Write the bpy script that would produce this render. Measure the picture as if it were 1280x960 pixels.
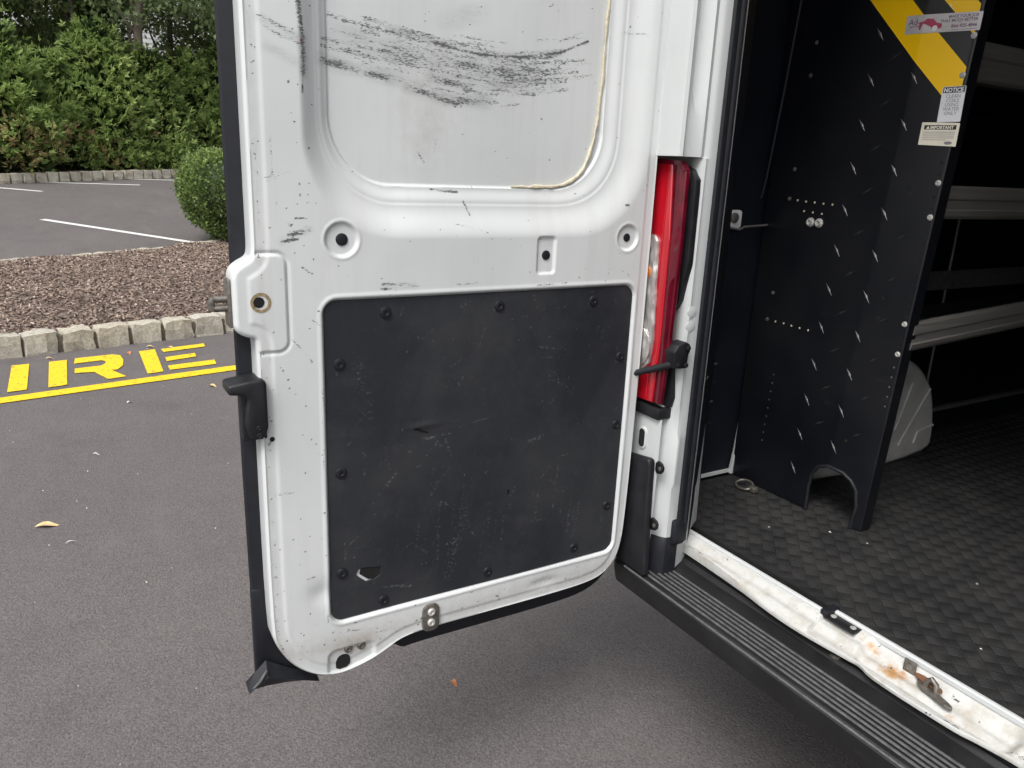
import bpy, bmesh, math, random
import numpy as np
from mathutils import Vector, Matrix

random.seed(7)
rng = np.random.default_rng(7)
for o in list(bpy.data.objects):
    bpy.data.objects.remove(o)
sc = bpy.context.scene
COL = sc.collection

# ------------------------------------------------------------------ camera
CAM = Vector((0.37, -0.99, 1.33))
RT = ((0.50529, 0.25949, -0.82301), (0.86192, -0.10529, 0.49599), (0.04205, -0.95999, -0.27686))
cd = bpy.data.cameras.new('camera')
cam = bpy.data.objects.new('camera', cd)
COL.objects.link(cam)
m = Matrix.Identity(4)
for r in range(3):
    m[r][0] = RT[r][0]; m[r][1] = -RT[r][1]; m[r][2] = -RT[r][2]; m[r][3] = CAM[r]
cam.matrix_world = m
cd.sensor_fit = 'HORIZONTAL'; cd.sensor_width = 36.0; cd.lens = 36.0 * 961.0 / 1280.0
cd.clip_start = 0.05; cd.clip_end = 2000
sc.camera = cam

# ------------------------------------------------------------------ sky, sun, exposure (overcast)
SUN_EL, SUN_AZ = math.radians(54), math.radians(146)      # azimuth from +Y towards +X
w = bpy.data.worlds.new('World'); sc.world = w; w.use_nodes = True
nt = w.node_tree; nt.nodes.clear()
sky = nt.nodes.new('ShaderNodeTexSky'); sky.sky_type = 'NISHITA'; sky.sun_disc = False
sky.sun_elevation = SUN_EL; sky.sun_rotation = SUN_AZ
sky.air_density = 1.0; sky.dust_density = 4.0; sky.ozone_density = 1.0
hs = nt.nodes.new('ShaderNodeHueSaturation'); hs.inputs['Saturation'].default_value = 0.22
bg = nt.nodes.new('ShaderNodeBackground'); bg.inputs['Strength'].default_value = 0.15
ou = nt.nodes.new('ShaderNodeOutputWorld')
nt.links.new(sky.outputs[0], hs.inputs['Color']); nt.links.new(hs.outputs[0], bg.inputs['Color'])
nt.links.new(bg.outputs[0], ou.inputs['Surface'])
sd = bpy.data.lights.new('sun', 'SUN'); sd.energy = 1.6; sd.angle = math.radians(26); sd.color = (1.0, 0.97, 0.92)
sun = bpy.data.objects.new('sun', sd); COL.objects.link(sun)
to_sun = Vector((math.sin(SUN_AZ) * math.cos(SUN_EL), math.cos(SUN_AZ) * math.cos(SUN_EL), math.sin(SUN_EL)))
sun.rotation_euler = to_sun.to_track_quat('Z', 'Y').to_euler(); sun.location = (3, -4, 8)
sc.view_settings.view_transform = 'Standard'; sc.view_settings.look = 'None'
sc.view_settings.gamma = 1.0; sc.view_settings.use_curve_mapping = False
sc.view_settings.exposure = 0.62
sc.render.engine = 'CYCLES'
sc.cycles.max_bounces = 8

# ------------------------------------------------------------------ materials
MATS = {}
class NB:
    """small node-graph builder"""
    def __init__(s, name):
        s.m = bpy.data.materials.new(name); s.m.use_nodes = True
        s.t = s.m.node_tree; s.b = s.t.nodes['Principled BSDF']
        s.tc = s.t.nodes.new('ShaderNodeTexCoord')
        MATS[name] = s.m
    def L(s, a, b): s.t.links.new(a, b)
    def set(s, **k):
        for n, v in k.items():
            n = n.replace('_', ' ')
            for i in s.b.inputs:
                if i.name == n: i.default_value = (*v, 1) if (isinstance(v, tuple) and len(v) == 3) else v
        return s
    def vec(s, scale=(1, 1, 1), src='Object'):
        mp = s.t.nodes.new('ShaderNodeMapping'); mp.inputs['Scale'].default_value = scale
        s.L(s.tc.outputs[src], mp.inputs['Vector']); return mp.outputs[0]
    def noise(s, scale, detail=3, rough=.6, vec=None, out='Fac'):
        n = s.t.nodes.new('ShaderNodeTexNoise'); n.inputs['Scale'].default_value = scale
        n.inputs['Detail'].default_value = detail; n.inputs['Roughness'].default_value = rough
        s.L(vec if vec else s.tc.outputs['Object'], n.inputs['Vector']); return n.outputs[out]
    def voro(s, scale, vec=None, feature='F1', out='Distance'):
        n = s.t.nodes.new('ShaderNodeTexVoronoi'); n.inputs['Scale'].default_value = scale; n.feature = feature
        s.L(vec if vec else s.tc.outputs['Object'], n.inputs['Vector']); return n.outputs[out]
    def attr(s, name, out='Fac'):
        n = s.t.nodes.new('ShaderNodeAttribute'); n.attribute_name = name; return n.outputs[out]
    def math(s, op, a, b=None):
        n = s.t.nodes.new('ShaderNodeMath'); n.operation = op
        for i, v in enumerate((a, b)):
            if v is None: continue
            if isinstance(v, (int, float)): n.inputs[i].default_value = v
            else: s.L(v, n.inputs[i])
        return n.outputs[0]
    def rng(s, v, a, b, c=0., d=1.):
        n = s.t.nodes.new('ShaderNodeMapRange'); n.clamp = True
        for i, x in enumerate((a, b, c, d)): n.inputs[i + 1].default_value = x
        s.L(v, n.inputs[0]); return n.outputs[0]
    def mix(s, fac, a, b, mode='MIX'):
        n = s.t.nodes.new('ShaderNodeMix'); n.data_type = 'RGBA'; n.blend_type = mode
        for i, v in ((0, fac), (6, a), (7, b)):
            if isinstance(v, tuple): n.inputs[i].default_value = (*v, 1)
            elif isinstance(v, (int, float)): n.inputs[i].default_value = v
            else: s.L(v, n.inputs[i])
        return n.outputs[2]
    def ramp(s, v, stops):
        n = s.t.nodes.new('ShaderNodeValToRGB'); e = n.color_ramp.elements
        while len(e) < len(stops): e.new(.5)
        for i, (p, c) in enumerate(stops): e[i].position = p; e[i].color = (*c, 1)
        s.L(v, n.inputs[0]); return n.outputs[0]
    def base(s, c): s.L(c, s.b.inputs['Base Color']); return s
    def rough(s, c): s.L(c, s.b.inputs['Roughness']); return s
    def bump(s, h, strength=.3, dist=.002):
        n = s.t.nodes.new('ShaderNodeBump'); n.inputs['Strength'].default_value = strength
        n.inputs['Distance'].default_value = dist
        s.L(h, n.inputs['Height']); s.L(n.outputs[0], s.b.inputs['Normal']); return s

def simple(name, col, rough=.5, metal=0., nscale=40., var=.15, bump=0., bscale=200., spec=None):
    b = NB(name); b.set(Metallic=metal)
    n = b.noise(nscale, 4, .65)
    lo = tuple(c * (1 - var) for c in col); hi = tuple(min(1, c * (1 + var)) for c in col)
    b.base(b.mix(b.rng(n, .3, .7), lo, hi)); b.rough(b.rng(n, .3, .7, max(.02, rough - .08), min(1, rough + .08)))
    if spec is not None: b.set(Specular_IOR_Level=spec)
    if bump: b.bump(b.noise(bscale, 3), bump)
    return b.m

WHITE = (.600, .620, .622)
def paint_worn(name, streak=(170, 170, 620)):
    b = NB(name); b.set(Coat_Weight=.5, Coat_Roughness=.10)
    a = b.attr('scuff'); d = b.attr('grime')
    n1 = b.noise(1., 4, .7, b.vec(streak))
    f = b.rng(b.math('ADD', b.rng(n1, .25, .75), a), .86, 1.10)
    f = b.math('MULTIPLY', f, b.rng(a, .0, .12))
    big = b.noise(3.5, 4, .6)
    streaks = b.noise(1., 3, .6, b.vec((1, 45, 3)))
    c = b.mix(b.rng(big, .35, .7), WHITE, (.545, .566, .570))
    c = b.mix(b.math('MULTIPLY', b.rng(streaks, .5, .75), .2), c, (.46, .43, .42))
    dn = b.rng(b.math('ADD', b.noise(55, 5, .7), b.math('MULTIPLY', d, .8)), .55, 1.2)
    c = b.mix(b.math('MULTIPLY', dn, d), c, (.30, .26, .22))
    sm = b.math('MULTIPLY', b.attr('smear'), b.rng(b.noise(1., 4, .65, b.vec((22, 22, 110))), .3, .7, .15, .75))
    c = b.mix(sm, c, (.15, .155, .16)); c = b.mix(f, c, (.10, .103, .106))
    b.base(c); b.rough(b.mix(f, (.33, .33, .33), (.6, .6, .6)))
    b.bump(b.noise(9, 2), .06, .01)
    return b.m
paint_worn('door_paint')
b = NB('body_paint'); n = b.noise(4, 4)
b.base(b.mix(b.rng(n, .35, .7), (.515, .535, .538), (.47, .49, .493))); b.set(Roughness=.32, Coat_Weight=.3, Coat_Roughness=.1)
b.bump(b.noise(6, 2), .05, .01)
# painted sill with rust
b = NB('sill_paint'); a = b.attr('scuff'); r = b.attr('rust')
n1 = b.noise(240, 3, .7); n2 = b.noise(70, 5, .75)
f = b.rng(b.math('ADD', b.rng(n1, .22, .78), a), .95, 1.1); f = b.math('MULTIPLY', f, b.rng(a, 0, .1))
dirt = b.noise(28, 5, .7)
c = b.mix(b.rng(dirt, .45, .75, 0, .8), (.50, .505, .49), (.34, .30, .24)); c = b.mix(b.rng(b.noise(130, 5, .8), .56, .7, 0, .45), c, (.26, .24, .21))
rf = b.rng(b.math('ADD', b.rng(n2, .25, .75), r), .85, 1.5)
c = b.mix(b.math('MULTIPLY', rf, b.rng(r, 0, .1)), c, (.36, .19, .07))
c = b.mix(f, c, (.05, .05, .05)); b.base(c); b.set(Roughness=.42)
# black trim panel
b = NB('trim_black'); a = b.attr('scuff')
n1 = b.noise(1., 3, .6, b.vec((200, 200, 260)))
f = b.rng(b.math('ADD', b.rng(n1, .25, .75), a), .72, 1.10); f = b.math('MULTIPLY', f, b.rng(a, 0, .1))
cl = b.noise(4, 5, .7); vs = b.noise(1., 4, .7, b.vec((1, 70, 5)))
c = b.mix(b.rng(cl, .4, .75), (.017, .019, .0235), (.036, .037, .041))
c = b.mix(b.rng(vs, .62, .82, 0, .2), c, (.060, .060, .062)); c = b.mix(b.rng(b.noise(14, 6, .75), .56, .8, 0, .35), c, (.065, .065, .066))
sp = b.rng(b.noise(1, 2, .5, b.vec((1, 420, 330))), .70, .76)
c = b.mix(b.math('MULTIPLY', sp, .35), c, (.2, .2, .2))
c = b.mix(b.math('MULTIPLY', f, .30), c, (.24, .24, .25))
b.base(c); b.rough(b.rng(cl, .35, .7, .42, .6)); b.set(Specular_IOR_Level=.4); b.bump(b.math('ADD', b.noise(900, 2), b.math('MULTIPLY', b.noise(16, 3), 3.)), .25, .0012)
simple('black_plastic', (.010, .010, .012), .45, bump=.15, bscale=900, spec=.4)
simple('black_rubber', (.010, .0108, .0145), .55, nscale=60, bump=.1, bscale=500, spec=.35)
simple('black_dull', (.012, .012, .013), .75)
simple('liner_black', (.0062, .0078, .0125), .5, nscale=6, var=.3, spec=.22)
simple('dark_hole', (.004, .004, .004), .95)
simple('steel', (.42, .40, .37), .38, 1., nscale=200)
simple('zinc', (.60, .59, .565), .32, .5, nscale=400, var=.3)
b = NB('dull_aluminium'); n = b.noise(1., 4, .6, b.vec((160, 3, 160))); b.set(Metallic=.6)
b.base(b.mix(b.rng(n, .3, .7), (.19, .183, .168), (.27, .26, .24))); b.rough(b.rng(n, .3, .7, .36, .5))
simple('worn_steel', (.20, .185, .165), .5, .75, nscale=150, var=.35)
simple('rusty', (.16, .07, .035), .85, .0, nscale=250, var=.6)
simple('primer_brown', (.25, .19, .11), .7, nscale=300, var=.5)
simple('sealant', (.52, .47, .35), .5, nscale=160, var=.25, bump=.3, bscale=300)
simple('glass_dark', (.02, .02, .025), .08)
simple('tyre_rubber', (.02, .02, .02), .8)
b = NB('red_lens'); b.set(Roughness=.12, Coat_Weight=1., Coat_Roughness=.03)
v = b.noise(1., 2, .5, b.vec((60, 60, 9))); b.base(b.mix(b.rng(v, .35, .65), (.46, .005, .016), (.34, .003, .011)))
b.bump(b.voro(1., b.vec((260, 260, 260))), .06, .001)
b = NB('clear_lens'); b.set(Roughness=.08, Coat_Weight=1., Metallic=.55)
v = b.voro(1., b.vec((90, 90, 40))); b.base(b.mix(b.rng(v, .1, .6), (.8, .79, .76), (.45, .43, .42))); b.bump(v, .6, .006)
simple('amber_lens', (.75, .22, .02), .15)
simple('red_dark', (.10, .003, .012), .12, nscale=25, var=.4)
# diamond-plate end panel
b = NB('powder_black'); cl = b.noise(3, 4, .65); sm = b.noise(1, 4, .7, b.vec((6, 6, 30)))
c = b.mix(b.rng(cl, .4, .7), (.0042, .0049, .0074), (.0085, .0090, .0108)); c = b.mix(b.rng(sm, .62, .8, 0, .35), c, (.03, .03, .029))
b.base(c); b.rough(b.rng(cl, .3, .7, .26, .42)); b.set(Specular_IOR_Level=.42)
simple('bright_edge', (.22, .22, .22), .35, .5, nscale=300, var=.4)
simple('wheelhouse_grey', (.48, .475, .46), .6, nscale=12, var=.2)
b = NB('mat_rubber'); n = b.noise(9, 5, .7); n2 = b.noise(260, 2)
c = b.mix(b.rng(n, .4, .75), (.0175, .0175, .0182), (.033, .0320, .0315)); c = b.mix(b.rng(n2, .70, .76, 0, .35), c, (.10, .095, .09))
b.base(c); b.rough(b.rng(n, .35, .75, .5, .72)); b.set(Specular_IOR_Level=.26)
# bumper plastic
b = NB('bumper_plastic'); n = b.noise(10, 5, .7); dst = b.noise(1, 4, .7, b.vec((8, 60, 60)))
c = b.mix(b.rng(n, .4, .7), (.0075, .0075, .0088), (.013, .013, .014)); c = b.mix(b.rng(dst, .6, .78, 0, .35), c, (.05, .049, .047))
b.base(c); b.rough(b.rng(n, .3, .7, .42, .6)); b.bump(b.noise(700, 2), .3, .0008)
simple('ridge_worn', (.085, .085, .087), .5, nscale=60, var=.35)
# stickers
b = NB('tape_yellow'); n = b.noise(18, 6, .8)
b.base(b.mix(b.rng(n, .655, .69), (.92, .55, .004), (.88, .80, .55))); b.set(Roughness=.35)
simple('tape_black', (.022, .022, .022), .4)
simple('sticker_white', (.72, .72, .74), .4, nscale=30, var=.06)
simple('sticker_silver', (.55, .53, .52), .35, .15, nscale=25, var=.18)
simple('sticker_cream', (.74, .70, .58), .5, nscale=30, var=.06)
simple('ink_black', (.03, .027, .03), .6)
simple('ink_grey', (.20, .19, .20), .6)
simple('ink_purple', (.16, .07, .14), .6)
simple('ink_red', (.38, .05, .10), .5, nscale=120, var=.3)
# setting
b = NB('asphalt')
v = b.voro(240, out='Color'); vd = b.voro(150); n = b.noise(420, 3, .7); big = b.noise(.7, 5, .6); mid = b.noise(6, 4, .6)
c = b.mix(b.rng(v, .1, .9), (.090, .080, .079), (.190, .172, .169))
c = b.mix(b.rng(n, .42, .72, 0, .8), c, (.060, .054, .053))
c = b.mix(b.rng(n, .25, .32, .7, 0), c, (.42, .40, .375))
c = b.mix(b.rng(big, .35, .7, 0, .3), c, (.072, .066, .066)); c = b.mix(b.rng(mid, .5, .75, 0, .25), c, (.165, .149, .146)); c = b.mix(b.rng(b.noise(2.2, 6, .7), .56, .74, 0, .45), c, (.062, .057, .057)); c = b.mix(b.rng(b.noise(1., 5, .7, b.vec((.5, 2.2, 1))), .55, .72, 0, .3), c, (.175, .16, .155))
b.base(c); b.set(Roughness=.8, Specular_IOR_Level=.35)
b.bump(b.math('ADD', b.math('MULTIPLY', vd, -1.), n), .55, .004)
def worn_road_paint(name, col, wear):
    b = NB(name); n = b.noise(60, 6, .75); n2 = b.noise(300, 2)
    c = b.mix(b.rng(n, .3, .7), tuple(x * .86 for x in col), col)
    b.base(b.mix(b.rng(b.math('ADD', n, b.math('MULTIPLY', n2, .4)), wear, wear + .05), c, (.10, .08, .04))); b.set(Roughness=.6)
    b.bump(b.noise(260, 3), .5, .004)
    bc = b.b.inputs['Base Color'].links[0].from_socket; pit = b.rng(b.noise(34, 4, .7), .60, .635, 0, .85)
    b.base(b.mix(pit, bc, (.11, .085, .04)))
worn_road_paint('yellow_paint', (.86, .56, .010), .83)
worn_road_paint('white_line_paint', (.72, .72, .70), .92)
b = NB('granite'); b.set(Roughness=.85)
oi = b.t.nodes.new('ShaderNodeObjectInfo')
n = b.noise(38, 6, .75); n2 = b.noise(9, 4, .6)
c = b.mix(b.rng(n, .3, .7), (.26, .225, .165), (.56, .52, .43)); c = b.mix(b.rng(n2, .5, .72, 0, .6), c, (.22, .175, .095))
c = b.mix(b.math('MULTIPLY', oi.outputs['Random'], .3), c, (.50, .49, .45)); b.base(c); b.bump(n, .7, .02)
simple('mortar', (.17, .155, .12), .95, nscale=60, var=.3, bump=.4, bscale=80)
b = NB('mulch'); n = b.noise(60, 6, .75); b.base(b.ramp(n, [(.3, (.08, .058, .048)), (.5, (.17, .128, .108)), (.72, (.27, .21, .18))])); b.set(Roughness=.95); b.bump(n, .9, .03)
b = NB('wood_chip'); a = b.attr('tint'); b.base(b.ramp(a, [(0, (.085, .055, .041)), (.5, (.215, .155, .122)), (.85, (.32, .245, .20)), (1, (.52, .43, .37))])); b.set(Roughness=.9)
def foliage(name, stops, trans=.35, rough=.55):
    b = NB(name); a = b.attr('tint'); c = b.ramp(a, stops); b.base(c); b.set(Roughness=rough, Specular_IOR_Level=.35)
    tr = b.t.nodes.new('ShaderNodeBsdfTranslucent'); b.L(c, tr.inputs['Color'])
    mx = b.t.nodes.new('ShaderNodeMixShader'); mx.inputs[0].default_value = trans
    out = b.t.nodes['Material Output']
    b.L(b.b.outputs[0], mx.inputs[1]); b.L(tr.outputs[0], mx.inputs[2]); b.L(mx.outputs[0], out.inputs['Surface'])
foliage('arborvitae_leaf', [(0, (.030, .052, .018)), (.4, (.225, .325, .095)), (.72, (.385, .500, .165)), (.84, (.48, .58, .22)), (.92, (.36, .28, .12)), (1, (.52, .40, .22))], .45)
foliage('broad_leaf', [(0, (.07, .10, .048)), (.5, (.20, .27, .115)), (.9, (.34, .42, .19)), (1, (.46, .52, .29))])
foliage('hemlock_leaf', [(0, (.045, .068, .028)), (.5, (.140, .195, .072)), (1, (.28, .35, .13))])
foliage('boxwood_leaf', [(0, (.028, .048, .018)), (.5, (.140, .205, .062)), (.9, (.275, .360, .10)), (1, (.32, .39, .20))], .25, .35)
b = NB('bark'); n = b.noise(1, 6, .75, b.vec((14, 14, 4))); b.base(b.ramp(n, [(.3, (.10, .08, .065)), (.7, (.30, .25, .205))])); b.set(Roughness=.95); b.bump(n, .8, .03)
simple('dead_leaf', (.66, .46, .24), .7, nscale=60, var=.35)
simple('dead_leaf_red', (.42, .17, .07), .7, nscale=60, var=.35)
simple('pale_bit', (.70, .68, .62), .8)
simple('siding', (.66, .66, .67), .6, nscale=3, var=.05)
simple('roof_shingle', (.12, .11, .11), .9, nscale=20, var=.3)
M = MATS

# ------------------------------------------------------------------ mesh helpers
COPIES = {}
def link(name, me, mat=None, parent=None, smooth=False, angle=None):
    if mat is not None:
        if not me.materials: me.materials.append(M[mat])
        elif me.materials[0] is not M[mat]:
            key = (me.name, mat)
            if key not in COPIES:
                COPIES[key] = me.copy(); COPIES[key].materials.clear(); COPIES[key].materials.append(M[mat])
            me = COPIES[key]
    o = bpy.data.objects.new(name, me); COL.objects.link(o)
    if parent is not None: o.parent = parent
    if smooth and len(me.polygons):
        me.polygons.foreach_set('use_smooth', np.ones(len(me.polygons), bool))
        if angle: me.set_sharp_from_angle(angle=math.radians(angle))
    return o
def thing(name, label=None, cat=None, loc=(0, 0, 0), group=None, kind=None, parent=None):
    o = bpy.data.objects.new(name, None); COL.objects.link(o); o.location = loc; o.empty_display_size = .1
    if parent is not None: o.parent = parent
    tag(o, label, cat, group, kind); return o
def tag(o, label=None, cat=None, group=None, kind=None):
    for k, v in (('label', label), ('category', cat), ('group', group), ('kind', kind)):
        if v: o[k] = v
    return o
def mesh(name, v, f):
    me = bpy.data.meshes.new(name); me.from_pydata([tuple(map(float, p)) for p in v], [], [tuple(map(int, q)) for q in f]); me.update(); return me
def fast_mesh(name, V, F):
    """V (n,3), F (m,k) with constant k"""
    me = bpy.data.meshes.new(name); V = np.asarray(V, np.float32); F = np.asarray(F, np.int32); k = F.shape[1]
    me.vertices.add(len(V)); me.vertices.foreach_set('co', V.ravel())
    me.loops.add(F.size); me.loops.foreach_set('vertex_index', F.ravel())
    me.polygons.add(len(F)); me.polygons.foreach_set('loop_start', np.arange(0, F.size, k, dtype=np.int32))
    me.update(calc_edges=True); me.validate(); return me
def bm_mesh(name, bm):
    bmesh.ops.recalc_face_normals(bm, faces=bm.faces)
    me = bpy.data.meshes.new(name); bm.to_mesh(me); bm.free(); return me
def box_mesh(name, a, b, bev=0., seg=2):
    bm = bmesh.new()
    bmesh.ops.create_cube(bm, size=1, matrix=Matrix.Translation([(x + y) / 2 for x, y in zip(a, b)]) @ Matrix.Diagonal([abs(y - x) for x, y in zip(a, b)] + [1]))
    if bev: bmesh.ops.bevel(bm, geom=bm.edges[:], offset=bev, segments=seg, profile=.5, affect='EDGES')
    return bm_mesh(name, bm)
def box(name, a, b, mat, parent=None, bev=0., seg=2): return link(name, box_mesh(name, a, b, bev, seg), mat, parent, bev > 0, 40)
AX = {'x': Matrix(((0, 0, 1), (1, 0, 0), (0, 1, 0))), '-x': Matrix(((0, 0, -1), (-1, 0, 0), (0, 1, 0))), 'z': Matrix.Identity(3),
      '-y': Matrix(((1, 0, 0), (0, 0, -1), (0, 1, 0))), 'y': Matrix(((-1, 0, 0), (0, 0, 1), (0, 1, 0)))}
def lathe_mesh(name, prof, seg=16):
    """prof = [(r, h)], axis local z"""
    v, f = [], []
    for r, h in prof:
        for k in range(seg):
            a = 2 * math.pi * k / seg; v.append((r * math.cos(a), r * math.sin(a), h))
    n = len(prof)
    for i in range(n - 1):
        for k in range(seg):
            k2 = (k + 1) % seg; f.append((i * seg + k, i * seg + k2, (i + 1) * seg + k2, (i + 1) * seg + k))
    f.append(tuple(range((n - 1) * seg, n * seg))); f.append(tuple(reversed(range(seg))))
    return mesh(name, v, f)
def place(name, me, mat, parent, loc, axis='z', spin=0., scale=1., smooth=True):
    o = link(name, me, mat, parent, smooth, 35)
    o.matrix_basis = Matrix.Translation(loc) @ (AX[axis].to_4x4()) @ Matrix.Rotation(spin, 4, 'Z') @ Matrix.Scale(scale, 4); return o
def tube_mesh(name, path, rad, seg=10, close=True):
    P = [Vector(p) for p in path]; rs = rad if isinstance(rad, (list, tuple)) else [rad] * len(P)
    v, f = [], []; up = None
    for i, p in enumerate(P):
        t = (P[min(i + 1, len(P) - 1)] - P[max(i - 1, 0)]).normalized()
        if up is None: up = t.orthogonal().normalized()
        up = (up - t * up.dot(t)).normalized(); s = t.cross(up)
        for k in range(seg):
            a = 2 * math.pi * k / seg; v.append(p + (up * math.cos(a) + s * math.sin(a)) * rs[i])
    for i in range(len(P) - 1):
        for k in range(seg):
            k2 = (k + 1) % seg; f.append((i * seg + k, i * seg + k2, (i + 1) * seg + k2, (i + 1) * seg + k))
    f.append(tuple(reversed(range(seg)))); f.append(tuple(range((len(P) - 1) * seg, len(P) * seg)))
    return mesh(name, v, f)
def tube(name, path, rad, mat, parent=None, seg=10): return link(name, tube_mesh(name, path, rad, seg), mat, parent, True, 50)
def loft(name, sections, mat, parent=None, closed=False, smooth=True, angle=35):
    n = len(sections[0]); v = [p for s in sections for p in s]; f = []
    for i in range(len(sections) - 1):
        for k in range(n if closed else n - 1):
            k2 = (k + 1) % n; f.append((i * n + k, i * n + k2, (i + 1) * n + k2, (i + 1) * n + k))
    if closed: f.append(tuple(reversed(range(n)))); f.append(tuple(range((len(sections) - 1) * n, len(sections) * n)))
    bm = bmesh.new(); me = mesh(name, v, f); bm.from_mesh(me); bpy.data.meshes.remove(me)
    return link(name, bm_mesh(name, bm), mat, parent, smooth, angle)
def prism_mesh(name, poly, to3d, d0, d1, bev=0., seg=2):
    """poly in 2D extruded between depths d0, d1; to3d(u, v, d)"""
    n = len(poly); v = [to3d(u, w_, d0) for u, w_ in poly] + [to3d(u, w_, d1) for u, w_ in poly]
    f = [tuple(range(n)), tuple(range(2 * n - 1, n - 1, -1))] + [(i, i + n, (i + 1) % n + n, (i + 1) % n) for i in range(n)]
    bm = bmesh.new(); me = mesh(name, v, f); bm.from_mesh(me); bpy.data.meshes.remove(me)
    if bev: bmesh.ops.bevel(bm, geom=bm.edges[:], offset=bev, segments=seg, profile=.5, affect='EDGES')
    return bm_mesh(name, bm)
def prism(name, poly, to3d, d0, d1, mat, parent=None, bev=0., seg=2): return link(name, prism_mesh(name, poly, to3d, d0, d1, bev, seg), mat, parent, bev > 0, 40)
def rrect(u0, u1, v0, v1, r, n=6):
    out = []
    for cu, cv, a0 in ((u1 - r, v1 - r, 0), (u0 + r, v1 - r, 90), (u0 + r, v0 + r, 180), (u1 - r, v0 + r, 270)):
        for k in range(n + 1):
            a = math.radians(a0 + 90 * k / n); out.append((cu + r * math.cos(a), cv + r * math.sin(a)))
    return out
XF = lambda x0: (lambda u, v, d: (x0 + d, u, v))       # plane facing +x: u=y, v=z
YF = lambda y0: (lambda u, v, d: (u, y0 - d, v))       # plane facing -y: u=x, v=z
ZF = lambda z0: (lambda u, v, d: (u, v, z0 + d))       # plane facing up
def text(name, body, size, mat, parent, to3d, u, v, d, align='LEFT', bold=0., sx=1.):
    cu = bpy.data.curves.new('text', 'FONT'); cu.body = body; cu.size = size; cu.align_x = align; cu.offset = bold; cu.resolution_u = 2
    tmp = bpy.data.objects.new('text', cu); COL.objects.link(tmp)
    dg = bpy.context.evaluated_depsgraph_get(); me = bpy.data.meshes.new_from_object(tmp.evaluated_get(dg))
    bpy.data.objects.remove(tmp); bpy.data.curves.remove(cu)
    for q in me.vertices: q.co = to3d(u + q.co.x * sx, v + q.co.y, d)
    me.materials.clear(); me.name = name
    return link(name, me, mat, parent)

# signed distance helpers (vectorised, negative inside)
def sd_rrect(U, V, u0, u1, v0, v1, r):
    qx = np.abs(U - (u0 + u1) / 2) - (u1 - u0) / 2 + r; qy = np.abs(V - (v0 + v1) / 2) - (v1 - v0) / 2 + r
    return np.hypot(np.maximum(qx, 0), np.maximum(qy, 0)) + np.minimum(np.maximum(qx, qy), 0) - r
def sd_poly(U, V, P):
    P = np.array(P, float); d = np.full(U.shape, 1e9); ins = np.zeros(U.shape, bool)
    for i in range(len(P)):
        a, b_ = P[i], P[(i + 1) % len(P)]; e = b_ - a
        wx, wy = U - a[0], V - a[1]; t = np.clip((wx * e[0] + wy * e[1]) / (e @ e + 1e-15), 0, 1)
        d = np.minimum(d, (wx - e[0] * t) ** 2 + (wy - e[1] * t) ** 2)
        c = (a[1] > V) != (b_[1] > V)
        with np.errstate(divide='ignore', invalid='ignore'):
            xi = (b_[0] - a[0]) * (V - a[1]) / (b_[1] - a[1] if b_[1] != a[1] else 1e-12) + a[0]
        ins ^= c & (U < xi)
    d = np.sqrt(d); return np.where(ins, -d, d)
def sd_line(U, V, pts):
    d = np.full(U.shape, 1e9); P = np.array(pts, float)
    for a, b_ in zip(P[:-1], P[1:]):
        e = b_ - a; wx, wy = U - a[0], V - a[1]; t = np.clip((wx * e[0] + wy * e[1]) / (e @ e + 1e-15), 0, 1)
        d = np.minimum(d, np.hypot(wx - e[0] * t, wy - e[1] * t))
    return d
def sstep(x, a, b_): t = np.clip((x - a) / (b_ - a), 0, 1); return t * t * (3 - 2 * t)
def smooth_closed(P, n=3):
    for _ in range(n):
        Q = []
        for i in range(len(P)):
            a, b_ = P[i], P[(i + 1) % len(P)]
            Q += [(a[0] * .75 + b_[0] * .25, a[1] * .75 + b_[1] * .25), (a[0] * .25 + b_[0] * .75, a[1] * .25 + b_[1] * .75)]
        P = Q
    return P
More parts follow.
